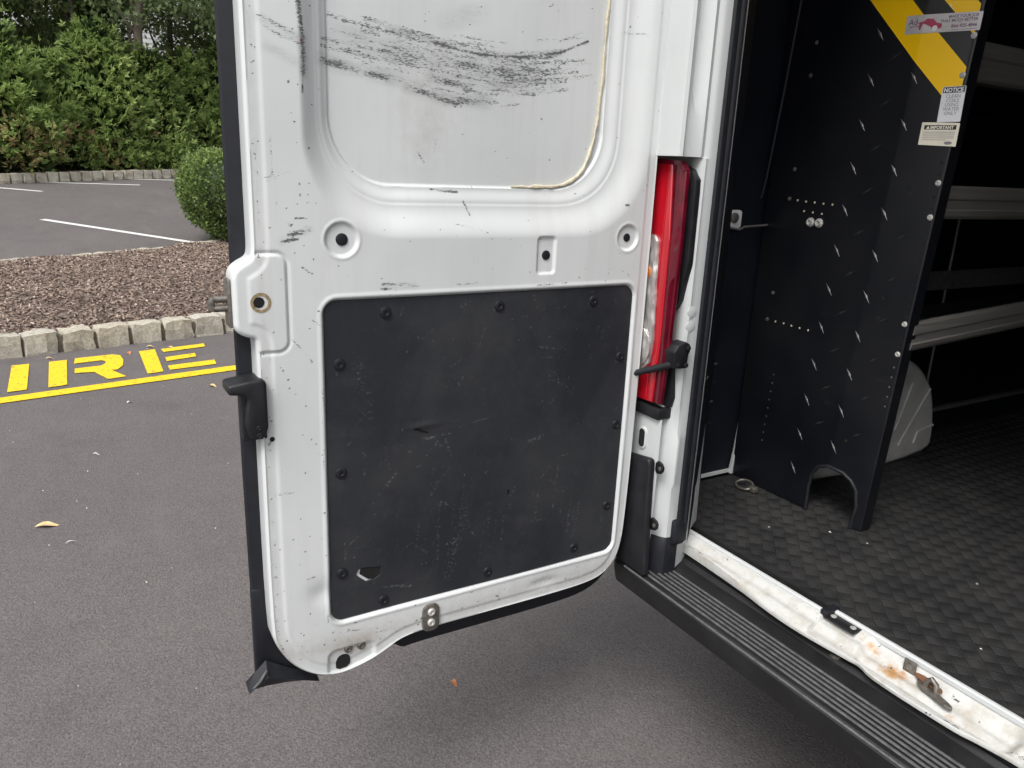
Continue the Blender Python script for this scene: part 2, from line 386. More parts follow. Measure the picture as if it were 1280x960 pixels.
def sheet(name, us, vs, sdf, height, to3d, rings=(), attrs=None):
    """dense pressed-metal sheet: grid trimmed to sdf<0, boundary snapped onto the outline, skirt rings (out, back)."""
    U, V = np.meshgrid(us, vs, indexing='ij'); S = sdf(U, V)
    hu = np.gradient(us)[:, None] * np.ones_like(V); hv = np.gradient(vs)[None, :] * np.ones_like(U)
    keep = S < .55 * np.minimum(hu, hv)
    F = keep[:-1, :-1] & keep[1:, :-1] & keep[1:, 1:] & keep[:-1, 1:]
    cnt = np.zeros(U.shape, int)
    for dx in (0, 1):
        for dy in (0, 1): cnt[dx:U.shape[0] - 1 + dx, dy:U.shape[1] - 1 + dy] += F
    bd = (cnt > 0) & (cnt < 4); e = 5e-4
    gx = (sdf(U[bd] + e, V[bd]) - sdf(U[bd] - e, V[bd])) / (2 * e); gy = (sdf(U[bd], V[bd] + e) - sdf(U[bd], V[bd] - e)) / (2 * e)
    gn = np.hypot(gx, gy) + 1e-9; gx /= gn; gy /= gn
    U[bd] -= S[bd] * gx; V[bd] -= S[bd] * gy
    H = height(U, V); idx = -np.ones(U.shape, int); used = cnt > 0; idx[used] = np.arange(used.sum())
    i, j = np.nonzero(F)
    quads = np.stack([idx[i, j], idx[i + 1, j], idx[i + 1, j + 1], idx[i, j + 1]], 1)
    u, v, h = U[used], V[used], H[used]; X = np.stack(to3d(u, v, h), 1)
    if rings:
        from collections import Counter
        E = np.concatenate([quads[:, [a, (a + 1) % 4]] for a in range(4)]); n0 = len(u)
        key = E[:, 0].astype(np.int64) * n0 + E[:, 1]; rev = E[:, 1].astype(np.int64) * n0 + E[:, 0]
        be = E[~np.isin(key, rev)]; bv = np.unique(be); mp = -np.ones(n0, int); mp[bv] = np.arange(len(bv))
        G = np.zeros((n0, 2)); fl = idx[bd]; ok = fl >= 0; G[fl[ok], 0] = gx[ok]; G[fl[ok], 1] = gy[ok]
        prev = bv; us_, vs_, hs_ = u[bv], v[bv], h[bv]; allq = [quads]; allx = [X]; base = n0; ru = [u]; rv = [v]
        for (o_, b_) in rings:
            oo = o_(G[bv, 0], G[bv, 1]) if callable(o_) else o_
            nu, nv = us_ + G[bv, 0] * oo, vs_ + G[bv, 1] * oo; nx = np.stack(to3d(nu, nv, hs_ * 0 - b_ if b_ > 0.0005 else hs_), 1)
            new = base + np.arange(len(bv)); allx.append(nx); ru.append(nu); rv.append(nv)
            allq.append(np.stack([be[:, 1] if prev is bv else prev[mp[be[:, 1]]], be[:, 0] if prev is bv else prev[mp[be[:, 0]]], new[mp[be[:, 0]]], new[mp[be[:, 1]]]], 1))
            prev = new; base += len(bv)
        X = np.concatenate(allx); quads = np.concatenate(allq); u = np.concatenate(ru); v = np.concatenate(rv)
    me = fast_mesh(name, X, quads)
    for k, fn in (attrs or {}).items():
        at = me.attributes.new(k, 'FLOAT', 'POINT'); at.data.foreach_set('value', np.clip(fn(u, v), 0, 1).astype(np.float32))
    return me
def stroke_field(strokes, chips=None):
    def fn(u, v):
        a = np.zeros(u.shape)
        for pts, wd, den in strokes:
            P = np.array(pts); r = wd * 1.3 + .003
            bx = (u > P[:, 0].min() - r) & (u < P[:, 0].max() + r) & (v > P[:, 1].min() - r) & (v < P[:, 1].max() + r)
            if bx.any():
                d = sd_line(u[bx], v[bx], pts); a[bx] = np.maximum(a[bx], den * (1 - sstep(d, wd * .1, wd * .72 + .0012)) * (.8 + .2 * np.sin(u[bx] * 90 + den * 40)))
        if chips:
            for cu, cv, r, den in chips:
                bx = (abs(u - cu) < r * 2) & (abs(v - cv) < r * 2)
                if bx.any(): a[bx] = np.maximum(a[bx], den * (1 - sstep(np.hypot(u[bx] - cu, v[bx] - cv), r * .5, r * 1.2)))
        return a
    return fn

# shared small hardware
def gz(x): return .072 * max(0., -x - 10.) if x > -40 else 2.16

# ================================================================== SETTING
xs = [400, 60, 20, 5, 0, -5, -9.4, -9.7, -10, -10.3, -10.6, -14, -20, -30, -40, -41, -60, -120, -400]
V, F = [], []
for x in xs:
    z = gz(x)
    if x in (-9.7, -10, -10.3): z = {-9.7: .003, -10: .010, -10.3: .025}[x]
    for y in (-400, -40, -10, 0, 10, 40, 400): V.append((x, y, z))
for i in range(len(xs) - 1):
    for j in range(6): F.append((i * 7 + j, i * 7 + j + 1, (i + 1) * 7 + j + 1, (i + 1) * 7 + j))
me = mesh('parking_lot', V, F); bm = bmesh.new(); bm.from_mesh(me); bmesh.ops.recalc_face_normals(bm, faces=bm.faces)
if sum(f.normal.z for f in bm.faces) < 0: bmesh.ops.reverse_faces(bm, faces=bm.faces)
bm.to_mesh(me); bm.free()
tag(link('parking_lot', me, 'asphalt', smooth=True), kind='structure')

# ---- kerbs of rough granite blocks
def stone_mesh(seed, sx, sy, sz):
    r = random.Random(seed); bm = bmesh.new()
    bmesh.ops.create_cube(bm, size=1)
    bmesh.ops.subdivide_edges(bm, edges=bm.edges[:], cuts=2, use_grid_fill=True)
    for v in bm.verts:
        c = v.co * 2; k = sum(abs(a) > .99 for a in c)
        if k >= 2: v.co *= (.965 if k == 2 else .92)
        v.co = Vector((v.co.x * sx, v.co.y * sy, (v.co.z + .5) * sz)) + Vector((r.uniform(-1, 1), r.uniform(-1, 1), r.uniform(-1, 1) * .8)) * .011
    return bm_mesh('granite_block', bm)
STONES = [stone_mesh(i, .17, .205, .19) for i in range(6)]
def kerb(path, top, pitch, ztop_fn=None):
    root = thing('kerb', kind='structure')
    P = [Vector(p) for p in path]; seg = [(b_ - a).length for a, b_ in zip(P[:-1], P[1:])]
    tot = sum(seg); n = int(tot / pitch); vb, fb = [], []
    def at(s):
        for a, b_, l in zip(P[:-1], P[1:], seg):
            if s <= l or b_ is P[-1]: return a + (b_ - a) * (s / l), (b_ - a).normalized()
            s -= l
    for k in range(n):
        p, d = at((k + .5) * pitch); zt = ztop_fn(p.x) if ztop_fn else top
        o = link('granite_block', STONES[(k * 5 + k // 4) % 6], 'granite', root)
        o.location = (p.x + random.uniform(-.006, .006), p.y, zt - .19 + random.uniform(-.006, .006))
        o.rotation_euler = (random.uniform(-.02, .02), random.uniform(-.03, .03), math.atan2(d.y, d.x) - math.pi / 2 + random.choice((0, math.pi)) + random.uniform(-.02, .02))
        o.scale = (1, pitch / .222 * random.uniform(.90, 1.04), 1)
    for k in range(n + 1):
        p, d = at(k * pitch); zt = (ztop_fn(p.x) if ztop_fn else top); q = Vector((-d.y, d.x, 0))
        for s, h in ((-.055, -.25), (-.055, -.03), (.055, -.03), (.055, -.25)):
            e = p + q * s; vb.append((e.x, e.y, zt + h))
    for k in range(n):
        for j in range(3): fb.append((k * 4 + j, k * 4 + j + 1, k * 4 + j + 5, k * 4 + j + 4))
    link('mortar_bed', mesh('mortar_bed', vb, fb), 'mortar', root)
    return root
nk0, nkd = Vector((-5.294, -1.329, 0)), Vector((-.203, .979, 0)); nin = Vector((-.979, -.203, 0))
ka, kb = nk0 + nin * .08 - nkd * 3.6, nk0 + nin * .08 + nkd * 5.2
k1 = kerb([ka, kb], .14, .218); k1.name = 'kerb'
far_path = [(-8.75, -4.4, 0), (-8.86, -2.9, 0), (-9.21, -1.5, 0), (-9.70, -.57, 0), (-10.12, .1, 0), (-10.66, .70, 0), (-11.55, 1.65, 0), (-12.5, 2.7, 0), (-13.3, 3.9, 0)]
kerb(far_path, .125, .25)
hk, hkd = Vector((-17.35, -1.72, 0)), Vector((-.4827, .8758, 0)); hn = Vector((-.8758, -.4827, 0))
kerb([hk + hn * .1 - hkd * 3.5, hk + hn * .1 + hkd * 17], 0, .232, lambda x: gz(x) + .185)

# ---- mulch island
def far_x(y):
    for (a, b_) in zip(far_path[:-1], far_path[1:]):
        if a[1] <= y <= b_[1]: return a[0] + (b_[0] - a[0]) * (y - a[1]) / (b_[1] - a[1])
    return far_path[-1][0]
def near_x(y): return nk0.x + (y - nk0.y) * (nkd.x / nkd.y) - .14
ys = np.linspace(-4.4, 3.8, 66); V, F = [], []; NS = 44
pt = np.random.default_rng(3).normal(0, 1, (8, 5))
def mz(x, y, s):
    h = sum(.006 * math.sin(pt[i, 0] * 2.2 * x + pt[i, 1] * 2.2 * y + pt[i, 2]) for i in range(8))
    return .112 + h + .05 * math.sin(math.pi * s)
for y in ys:
    for k in range(NS + 1):
        s = k / NS; x = near_x(y) + (far_x(y) + .05 - near_x(y)) * s; V.append((x, y, mz(x, y, s)))
for i in range(len(ys) - 1):
    for k in range(NS): a = i * (NS + 1) + k; F.append((a, a + 1, a + NS + 2, a + NS + 1))
bm = bmesh.new(); me = mesh('mulch_bed', V, F); bm.from_mesh(me)
tag(link('mulch_bed', bm_mesh('mulch_bed', bm), 'mulch', smooth=True), kind='structure')
N = 78000
yy = rng.uniform(-3.4, 3.4, N); sv = rng.uniform(0.0, 1., N) ** 1.15
xn = np.array([near_x(y) for y in yy]); xf = np.array([far_x(y) for y in yy]) + .06
xx = xn + (xf - xn) * sv
zz = np.array([mz(x, y, s) for x, y, s in zip(xx, yy, sv)]) + rng.uniform(.002, .016, N)
an = rng.uniform(0, 2 * np.pi, N); Lc = rng.uniform(.007, .022, N); Wc = rng.uniform(.0035, .008, N); tilt = rng.normal(0, .35, N); roll = rng.normal(0, .4, N)
A = np.stack([np.cos(an) * np.cos(tilt), np.sin(an) * np.cos(tilt), np.sin(tilt)], 1) * Lc[:, None]
B = np.stack([-np.sin(an) * np.cos(roll), np.cos(an) * np.cos(roll), np.sin(roll)], 1) * Wc[:, None]
C0 = np.stack([xx, yy, zz], 1)
V = np.stack([C0 - A - B * .7, C0 + A - B, C0 + A * .9 + B * .6, C0 - A + B], 1).reshape(-1, 3)
me = fast_mesh('wood_chips', V, np.arange(N * 4).reshape(-1, 4))
me.attributes.new('tint', 'FLOAT', 'POINT').data.foreach_set('value', np.repeat(np.clip(rng.normal(.5, .24, N), 0, 1), 4).astype(np.float32))
tag(link('wood_chips', me, 'wood_chip'), 'brown shredded wood chips covering the kerbed island', 'mulch', kind='stuff')
# soil strip under the hedge
a0, a1 = hk + hn * .2 - hkd * 3.5, hk + hn * .2 + hkd * 17; V, F = [], []
for i in range(30):
    p = a0 + (a1 - a0) * (i / 29)
    for j in range(8):
        q = p + hn * (j * .5); V.append((q.x, q.y, gz(q.x) + .14 + .02 * math.sin(i * 2.1 + j * 3.3)))
for i in range(29):
    for j in range(7): a = i * 8 + j; F.append((a, a + 1, a + 9, a + 8))
bm = bmesh.new(); me = mesh('hedge_bed', V, F); bm.from_mesh(me)
tag(link('hedge_bed', bm_mesh('hedge_bed', bm), 'mulch'), kind='structure')

# ---- road paint
def flat(name, poly, mat, parent=None, lift=.004, lot=False):
    v = [(x, y, (gz(x) if lot else 0) + lift) for x, y in poly]
    a = sum(poly[i][0] * poly[(i + 1) % len(poly)][1] - poly[(i + 1) % len(poly)][0] * poly[i][1] for i in range(len(poly)))
    f = tuple(range(len(v))) if a > 0 else tuple(reversed(range(len(v))))
    return link(name, mesh(name, v, [f]), mat, parent)
fl = thing('fire_lane_marking', 'yellow stencilled IRE letters and border line painted beside the near granite kerb', 'road marking', (-4.8, -.7, 0))
def fpart(name, polys, label=None):
    o = None; vs_, fs_ = [], []
    for P in polys:
        n0 = len(vs_); vs_ += [(x + 4.8, y + .7, .005) for x, y in P]
        a = sum(P[i][0] * P[(i + 1) % len(P)][1] - P[(i + 1) % len(P)][0] * P[i][1] for i in range(len(P)))
        f = list(range(n0, n0 + len(P))); fs_.append(tuple(f if a > 0 else reversed(f)))
    o = link(name, mesh(name, vs_, fs_), 'yellow_paint', fl)
    if label: o['label'] = label
fpart('letter', [[(-5.087, -1.284), (-5.098, -1.192), (-4.500, -1.198), (-4.483, -1.290)]], 'yellow letter I')
fpart('letter', [[(-5.108, -1.087), (-5.125, -.989), (-4.522, -1.002), (-4.503, -1.095)],
                 [(-5.146, -.943), (-5.179, -.726), (-5.138, -.684), (-5.013, -.675), (-4.873, -.688), (-4.775, -.724), (-4.773, -.760), (-4.593, -.691), (-4.567, -.791), (-4.762, -.854), (-4.7715, -.957), (-4.882, -.9535), (-4.907, -.805), (-4.954, -.780), (-5.011, -.777), (-5.042, -.797), (-5.010, -.953)]], 'yellow letter R')
fpart('letter', [[(-5.207, -.565), (-5.234, -.464), (-4.626, -.484), (-4.609, -.5746)], [(-5.228, -.427), (-5.300, -.140), (-5.204, -.146), (-5.134, -.422)],
                 [(-4.986, -.430), (-5.039, -.239), (-4.940, -.245), (-4.879, -.434)], [(-4.760, -.4426), (-4.813, -.154), (-4.697, -.161), (-4.654, -.4435)]], 'yellow letter E')
l0, l1 = Vector((-4.329, -1.3175)), Vector((-4.563, -.074)); ld = (l1 - l0).normalized(); ln = Vector((ld.y, -ld.x)) * .054
s_, e_ = l0 - ld * 2.2, l0 + ld * 5
fpart('border_line', [[tuple(s_ + ln), tuple(e_ + ln), tuple(e_ - ln), tuple(s_ - ln)]])
def wline(a, b_, wd, label, ext=0.):
    a, b_ = Vector(a), Vector(b_); d = (b_ - a).normalized(); b_ = b_ + d * ext; q = Vector((d.y, -d.x)) * wd / 2
    n = 6; V = []; F = []
    for i in range(n + 1):
        p = a + (b_ - a) * (i / n)
        for s in (1, -1): V.append((p.x + q.x * s, p.y + q.y * s, gz(p.x + q.x * s) + .005))
    for i in range(n): F.append((2 * i, 2 * i + 1, 2 * i + 3, 2 * i + 2))
    bm = bmesh.new(); me = mesh('parking_line', V, F); bm.from_mesh(me)
    for f in bm.faces:
        f.normal_update()
        if f.normal.z < 0: f.normal_flip()
    bm.to_mesh(me); bm.free()
    tag(link('parking_line', me, 'white_line_paint'), label, 'parking line', 'white parking stall lines')
wline((-13.12, -1.08), (-10.98, .79), .11, 'nearest white parking line, running up to the round clipped bush')
wline((-17.80, -1.0), (-17.66, .70), .10, 'white parking line second farthest out, parallel to the far kerb stones')
wline((-17.15, -2.3), (-16.37, -1.05), .10, 'short white parking line at the left edge of the photo')
wline((-18.72, .35), (-18.69, 1.6), .09, 'farthest white parking line, close to the pale kerb below the hedge', .6)

# ---- foliage generators
def leaf_arrays(P, A, B, L, W):
    A = A * L[:, None]; B = B * W[:, None] * .5; N_ = np.cross(A, B); N_ /= (np.linalg.norm(N_, axis=1)[:, None] + 1e-9)
    mid = P + A * .45 + N_ * (L * .06)[:, None]
    return np.stack([P, mid + B, P + A - N_ * (L * .08)[:, None], mid - B], 1).reshape(-1, 3)
def nrm(a): return a / (np.linalg.norm(a, axis=1)[:, None] + 1e-9)
def foliage_mesh(name, V, tint):
    me = fast_mesh(name, V, np.arange(len(V)).reshape(-1, 4))
    me.attributes.new('tint', 'FLOAT', 'POINT').data.foreach_set('value', np.repeat(np.clip(tint, 0, 1), 4).astype(np.float32)); return me
def fan_cloud(name, base, outd, r, per=7, length=.15, width=.035, tint=None, up=.55, spread=.95):
    n = len(base)
    ax = nrm(outd * .7 + np.array([0, 0, up]) + r.normal(0, .35, (n, 3))); sd_ = nrm(np.cross(ax, r.normal(0, 1, (n, 3))))
    ang = np.linspace(-spread, spread, per)[None, :] + r.normal(0, .12, (n, per))
    A = ax[:, None, :] * np.cos(ang)[..., None] + sd_[:, None, :] * np.sin(ang)[..., None]
    st_ = base[:, None, :] + ax[:, None, :] * (np.abs(ang) * -.02)[..., None] + ax[:, None, :] * r.uniform(0, .08, (n, per))[..., None]
    A = nrm(A.reshape(-1, 3) + r.normal(0, .12, (n * per, 3))); B = nrm(np.cross(A, np.repeat(np.cross(ax, sd_), per, 0) + r.normal(0, .4, (n * per, 3))))
    L = length * r.uniform(.6, 1.25, n * per); W = width * r.uniform(.7, 1.3, n * per)
    t = np.repeat(tint, per) + r.normal(0, .06, n * per)
    return leaf_arrays(st_.reshape(-1, 3), A, B, L, W), t
def arborvitae(seed, h=2.55, rad=.84, brown=0., n_clump=260, per_clump=13):
    r = np.random.default_rng(seed); nc = n_clump
    z = h * r.uniform(.01, .985, nc) ** 1.05; th = r.uniform(0, 2 * np.pi, nc)
    R_ = rad * np.clip(1.02 - (z / h) ** 2.2, .05, 1) ** .75 * np.clip(.82 + z / h * 1.2, .8, 1) * r.uniform(.82, 1.14, nc)
    cc = np.stack([R_ * np.cos(th), R_ * np.sin(th), z], 1); ct = r.normal(.52, .13, nc)
    base = np.repeat(cc, per_clump, 0) + r.normal(0, .085, (nc * per_clump, 3)) * np.array([1, 1, 1.4])
    out = nrm(base * np.array([1, 1, 0]) + 1e-6)
    depth = np.linalg.norm(base[:, :2], axis=1) / (np.repeat(R_, per_clump) + 1e-6)
    tint = np.repeat(ct, per_clump) + r.normal(0, .05, len(base))
    if brown:
        cb = r.uniform(0, 1, nc) < brown * np.clip(1.5 - z / .75, 0, 1); tint = np.where(np.repeat(cb, per_clump), r.uniform(.86, 1., len(base)), np.minimum(tint, .8))
        cb2 = np.repeat(cb, per_clump) & (r.uniform(0, 1, len(base)) < .25); tint = np.where(cb2, .5, tint)
    else: tint = np.minimum(tint, .82)
    V1, t1 = fan_cloud('f', base, out, r, 8, .105, .030, tint)
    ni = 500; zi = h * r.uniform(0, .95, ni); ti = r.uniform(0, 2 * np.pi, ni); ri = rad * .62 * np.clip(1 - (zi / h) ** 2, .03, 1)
    bi = np.stack([ri * np.cos(ti), ri * np.sin(ti), zi], 1); V2, t2 = fan_cloud('g', bi, nrm(bi * np.array([1, 1, 0]) + 1e-6), r, 6, .34, .13, np.full(ni, .02))  # inner fans tinted near black: shade inside the shrub put into colour
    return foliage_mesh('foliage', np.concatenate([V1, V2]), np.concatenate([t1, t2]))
AV = [arborvitae(11), arborvitae(12, 2.7, .88, .35), arborvitae(13, 2.45, .84, .8)]
def trunk_mesh(seed, h, r0, lean=.05, limbs=5, reach=1.4):
    rr = random.Random(seed); bm = bmesh.new(); n = 8
    path = [Vector((lean * h * (i / n) ** 1.5 + rr.uniform(-.03, .03) * r0 * 4, rr.uniform(-.04, .04) * r0 * 4, h * i / n)) for i in range(n + 1)]
    parts = [(path, [r0 * (1.25 if i == 0 else 1) * (1 - .72 * i / n) for i in range(n + 1)])]
    for k in range(limbs):
        s = rr.uniform(.35, .9); i = int(s * n); a = rr.uniform(0, 2 * math.pi); p0 = path[i]; d = Vector((math.cos(a), math.sin(a), rr.uniform(.5, 1.1))).normalized()
        lp = [p0 + d * (reach * j / 4) + Vector((0, 0, .05 * j * j)) for j in range(5)]; parts.append((lp, [r0 * .38 * (1 - .18 * j) for j in range(5)]))
    for p, rad in parts:
        me = tube_mesh('t', p, rad, 8); bm.from_mesh(me); bpy.data.meshes.remove(me)
    return bm_mesh('trunk', bm)
TR_S = trunk_mesh(1, 1.7, .07, 0, 6, .4)
ORD = ['first', 'second', 'third', 'fourth', 'fifth', 'sixth', 'seventh']
t_list = [-1.75, -.55, .62, 1.75, 2.85, 3.98, 5.15, 6.35, 7.5, 8.65, 9.8, 10.9, 12.05, 13.2, 14.4, 15.5]
kinds = [1, 0, 2, 2, 1, 0, 0, 1, 0, 1, 2, 0, 1, 0, 1, 0]
labs = ['green arborvitae cut off by the left photo edge', 'bright green arborvitae of the hedge right at the left photo edge', 'hedge arborvitae with brown dead sprays left of the bare trunk, second from left edge',
        'hedge arborvitae with browned base in the middle, below the bare tree trunk', 'hedge arborvitae right of the browned ones, above the bush', 'hedge arborvitae rising behind the round clipped bush',
        'hedge arborvitae partly hidden behind the open van door'] + ['green arborvitae in the stretch of hedge hidden behind the open van door'] * 9
for i, (t, k) in enumerate(zip(t_list, kinds)):
    p = hk + hkd * t + hn * (1.15 + .15 * math.sin(i * 2.3))
    s = 1 + .09 * math.sin(i * 3.7); o = thing('arborvitae', labs[i], 'hedge shrub', (p.x, p.y, gz(p.x) + .1), 'arborvitae hedge beyond the parking lot')
    o.rotation_euler.z = ([.4, 2.1, 5.2, 3.6, 1.2, 4.4, .9, 2.8] + [i * 1.7] * 8)[i]; o.scale = (s * 1.06, s * 1.06, s)
    link('foliage', AV[k], 'arborvitae_leaf', o); link('trunk', TR_S, 'bark', o, True)
def crown(seed, blobs, per, leaf, droop=0.):
    r = np.random.default_rng(seed); Vs, ts = [], []
    for (c, rad) in blobs:
        n = int(per * rad ** 2); d = nrm(r.normal(0, 1, (n, 3))); rr = rad * r.uniform(.25, 1.08, n) ** .55
        P = np.array(c) + d * rr[:, None] * np.array([1, 1, .75]); ct = r.normal(.5, .12)
        A = nrm(d * .5 + r.normal(0, .7, (n, 3)) + np.array([0, 0, -droop])); B = nrm(np.cross(A, r.normal(0, 1, (n, 3))))
        L = leaf * r.uniform(.6, 1.3, n); Vs.append(leaf_arrays(P, A, B, L, L * .55)); ts.append(ct + r.normal(0, .17, n))
    return foliage_mesh('crown', np.concatenate(Vs), np.concatenate(ts))
def blobs(seed, n, zc, spread, zr, r0, r1):
    r = random.Random(seed); return [((r.gauss(0, spread), r.gauss(0, spread), zc + r.uniform(-zr, zr)), r.uniform(r0, r1)) for _ in range(n)]
BL = [crown(21, blobs(5, 30, 6.2, 1.2, 2.4, .5, .95), 900, .13), crown(22, blobs(6, 34, 4.7, 1.15, 2.7, .5, .95), 850, .13)]
HM = [crown(23, blobs(8, 34, 4.6, .95, 3.4, .5, .85), 1100, .16, .8)]
TRK = [trunk_mesh(31, 6.0, .16, .06, 7, 1.5), trunk_mesh(32, 6.4, .13, -.04, 7, 1.4)]
def tree(name, x, y, crown_me, cm, tr, rot, sc_, label, grp='trees standing behind the hedge'):
    o = thing(name, label, 'tree', (x, y, gz(x)), grp); o.rotation_euler.z = rot; o.scale = (sc_,) * 3
    link('crown', crown_me, cm, o); link('trunk', tr, 'bark', o, True)
tree('hemlock_tree', -21.3, -2.7, HM[0], 'hemlock_leaf', TRK[1], .3, 1.0, 'dark hemlock at the top left corner behind the hedge')
tree('hemlock_tree', -22.9, .10, HM[0], 'hemlock_leaf', TRK[1], 2.5, .95, 'dark hemlock standing left of the bare pale trunk')
tree('maple_tree', -21.0, 1.15, BL[0], 'broad_leaf', TRK[0], 1.9, 1.0, 'broadleaf tree whose bare pale trunk rises above the hedge')
tree('maple_tree', -22.6, 3.55, BL[1], 'broad_leaf', TRK[0], .6, 1.0, 'broadleaf tree above the round bush, next to the open van door')
tree('maple_tree', -23.4, 2.2, BL[1], 'broad_leaf', TRK[1], 5.1, .92, 'broadleaf tree right of the bare trunk, in front of the pale house')
tree('maple_tree', -24.6, -4.4, BL[1], 'broad_leaf', TRK[1], 3.9, 1.1, 'broadleaf tree behind the top left hemlock')
tree('maple_tree', -22.6, 6.2, BL[0], 'broad_leaf', TRK[1], 4.6, 1.05, 'broadleaf tree hidden behind the upper van door')
for x, y, r in ((-24.5, 8.8, 1.1), (-25.5, 11.6, 3.0), (-27.0, 14.5, 5.0)): tree('maple_tree', x, y, BL[1], 'broad_leaf', TRK[1], r, 1.05, 'broadleaf tree hidden entirely behind the white van door and pillar')
# ---- house glimpsed through the leaves
hs_ = thing('house', 'pale clapboard house glimpsed through the trees above the hedge', 'house', (-31, .5, gz(-31)))
hm = Matrix.Rotation(.15, 4, 'Z'); hs_.rotation_euler.z = .15
box('wall', (-4, -7, 0), (0, 7, 6.2), 'siding', hs_)
bd = box_mesh('clapboard', (0, -7.02, 0), (.035, 7.02, .17))
for k in range(36):
    o = link('clapboard', bd, 'siding', hs_); o.location = (.012 * 1, 0, .05 + k * .17); o.rotation_euler.y = -.09
for yw in (-4.6, -1.8, 1.4, 4.4):
    for zw in (1.2, 4.0):
        wd = box('window', (.04, yw - .5, zw), (.075, yw + .5, zw + 1.4), 'siding', hs_); box('pane', (.076, yw - .42, zw + .08), (.082, yw + .42, zw + 1.32), 'glass_dark', wd)
prism('roof', [(-7.4, 6.2), (7.4, 6.2), (0, 9.4)], lambda u, v, d: (d, u, v), -4.3, .35, 'roof_shingle', hs_)

# ---- round clipped bush
def bush_mesh():
    r = np.random.default_rng(40); n = 23000; d = nrm(r.normal(0, 1, (n, 3)))
    def surf(d):
        z = d[:, 2]; rr = np.where(z > 0, (np.abs(d[:, 0]) ** 3 + np.abs(d[:, 1]) ** 3 + np.abs(z) ** 3) ** (-1 / 3.) * .97, 1.0)
        return rr * (1 + .035 * np.sin(d[:, 0] * 9 + 1) * np.sin(d[:, 1] * 8 + 2) + .03 * np.sin(d[:, 2] * 11 + d[:, 0] * 5))
    s = surf(d)[:, None] * np.array([.74, .74, .62]); low = np.clip(-d[:, 2], 0, 1)[:, None]
    P = d * s * (1 - .18 * low * np.array([1, 1, 0])) * (r.uniform(.80, 1.03, n) ** .6 + np.where(r.uniform(0, 1, n) < .05, r.uniform(0, .09, n), 0) + .03 * np.sin(d[:, 0] * 17 + 3) * np.sin(d[:, 1] * 15) * np.sin(d[:, 2] * 16 + 1))[:, None] + np.array([0, 0, .62])
    A = nrm(d * .9 + r.normal(0, .6, (n, 3)) + np.array([0, 0, .25])); B = nrm(np.cross(A, r.normal(0, 1, (n, 3)))); L = r.uniform(.028, .052, n)
    t = r.normal(.48, .16, n) + .18 * np.clip(d[:, 2], 0, 1)  # lit top painted in: leaf tint rises towards the crown of the bush
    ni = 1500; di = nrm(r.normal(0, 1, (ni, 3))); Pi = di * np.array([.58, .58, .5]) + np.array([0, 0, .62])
    Ai = nrm(np.cross(di, r.normal(0, 1, (ni, 3)))); Bi = nrm(np.cross(Ai, di)); Li = np.full(ni, .16)  # core leaves coloured almost black for the shade within the bush
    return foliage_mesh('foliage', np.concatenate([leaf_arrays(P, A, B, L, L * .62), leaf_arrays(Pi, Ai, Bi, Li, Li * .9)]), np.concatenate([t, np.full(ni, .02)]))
bs = thing('clipped_bush', 'round clipped green bush on the mulch island beside the van door', 'bush', (-11.05, 1.28, .10))
link('foliage', bush_mesh(), 'boxwood_leaf', bs); link('trunk', trunk_mesh(41, .55, .05, 0, 5, .25), 'bark', bs, True)

# ---- fallen leaves
def leaf_obj(x, y, z, L, W, rot, mat, label, curl=.25):
    prof = [(0, .02), (.12, .45), (.3, .9), (.5, 1.), (.68, .72), (.84, .36), (1, .03)]; V = []
    for s, wd in prof:
        for k in (-1, -.5, 0, .5, 1): V.append(((s - .5) * L, k * wd * W / 2, .003 + curl * W * (k * k) * wd * .5 + .006 * math.sin(s * 5)))
    F = [(i * 5 + j, i * 5 + j + 1, i * 5 + j + 6, i * 5 + j + 5) for i in range(6) for j in range(4)]
    o = link('fallen_leaf', mesh('fallen_leaf', V, F), mat, None, True); o.location = (x, y, z); o.rotation_euler = (0, 0, rot)
    tag(o, label, 'leaf', 'fallen leaves on the asphalt')
leaf_obj(-2.62, -1.11, .002, .085, .035, 1.45, 'dead_leaf', 'large tan fallen leaf on open asphalt at the left of the photo')
leaf_obj(-.62 - .55, -.20, .002, .028, .016, .4, 'dead_leaf_red', 'small tan leaf on the asphalt below the open door')
leaf_obj(-5.18, -.63, .002, .055, .03, .3, 'dead_leaf_red', 'orange leaf at the kerb base above the letter R')
leaf_obj(-5.32, -.48, .002, .06, .03, 1.5, 'dead_leaf', 'tan leaf at the kerb base above the letter E')
leaf_obj(-5.24, -.36, .002, .05, .03, 1.1, 'dead_leaf', 'yellowish leaf touching the top of the letter E')
leaf_obj(-5.20, -1.08, .002, .05, .025, 1.7, 'dead_leaf', 'tan leaf at the kerb base above the stem of the letter R')
leaf_obj(-4.20, -.27, .002, .05, .03, 1.0, 'dead_leaf', 'tan leaf on asphalt below the yellow line next to the door edge')
leaf_obj(-4.05, -.72, .002, .04, .015, 2.2, 'pale_bit', 'pale leaf scrap just below the yellow line')
leaf_obj(-3.30, -.92, .002, .035, .012, 1.3, 'pale_bit', 'thin pale scrap on open asphalt above the large leaf')
leaf_obj(-2.45, -1.04, .002, .045, .006, 2.0, 'pale_bit', 'thin pale twig right below the large tan leaf')
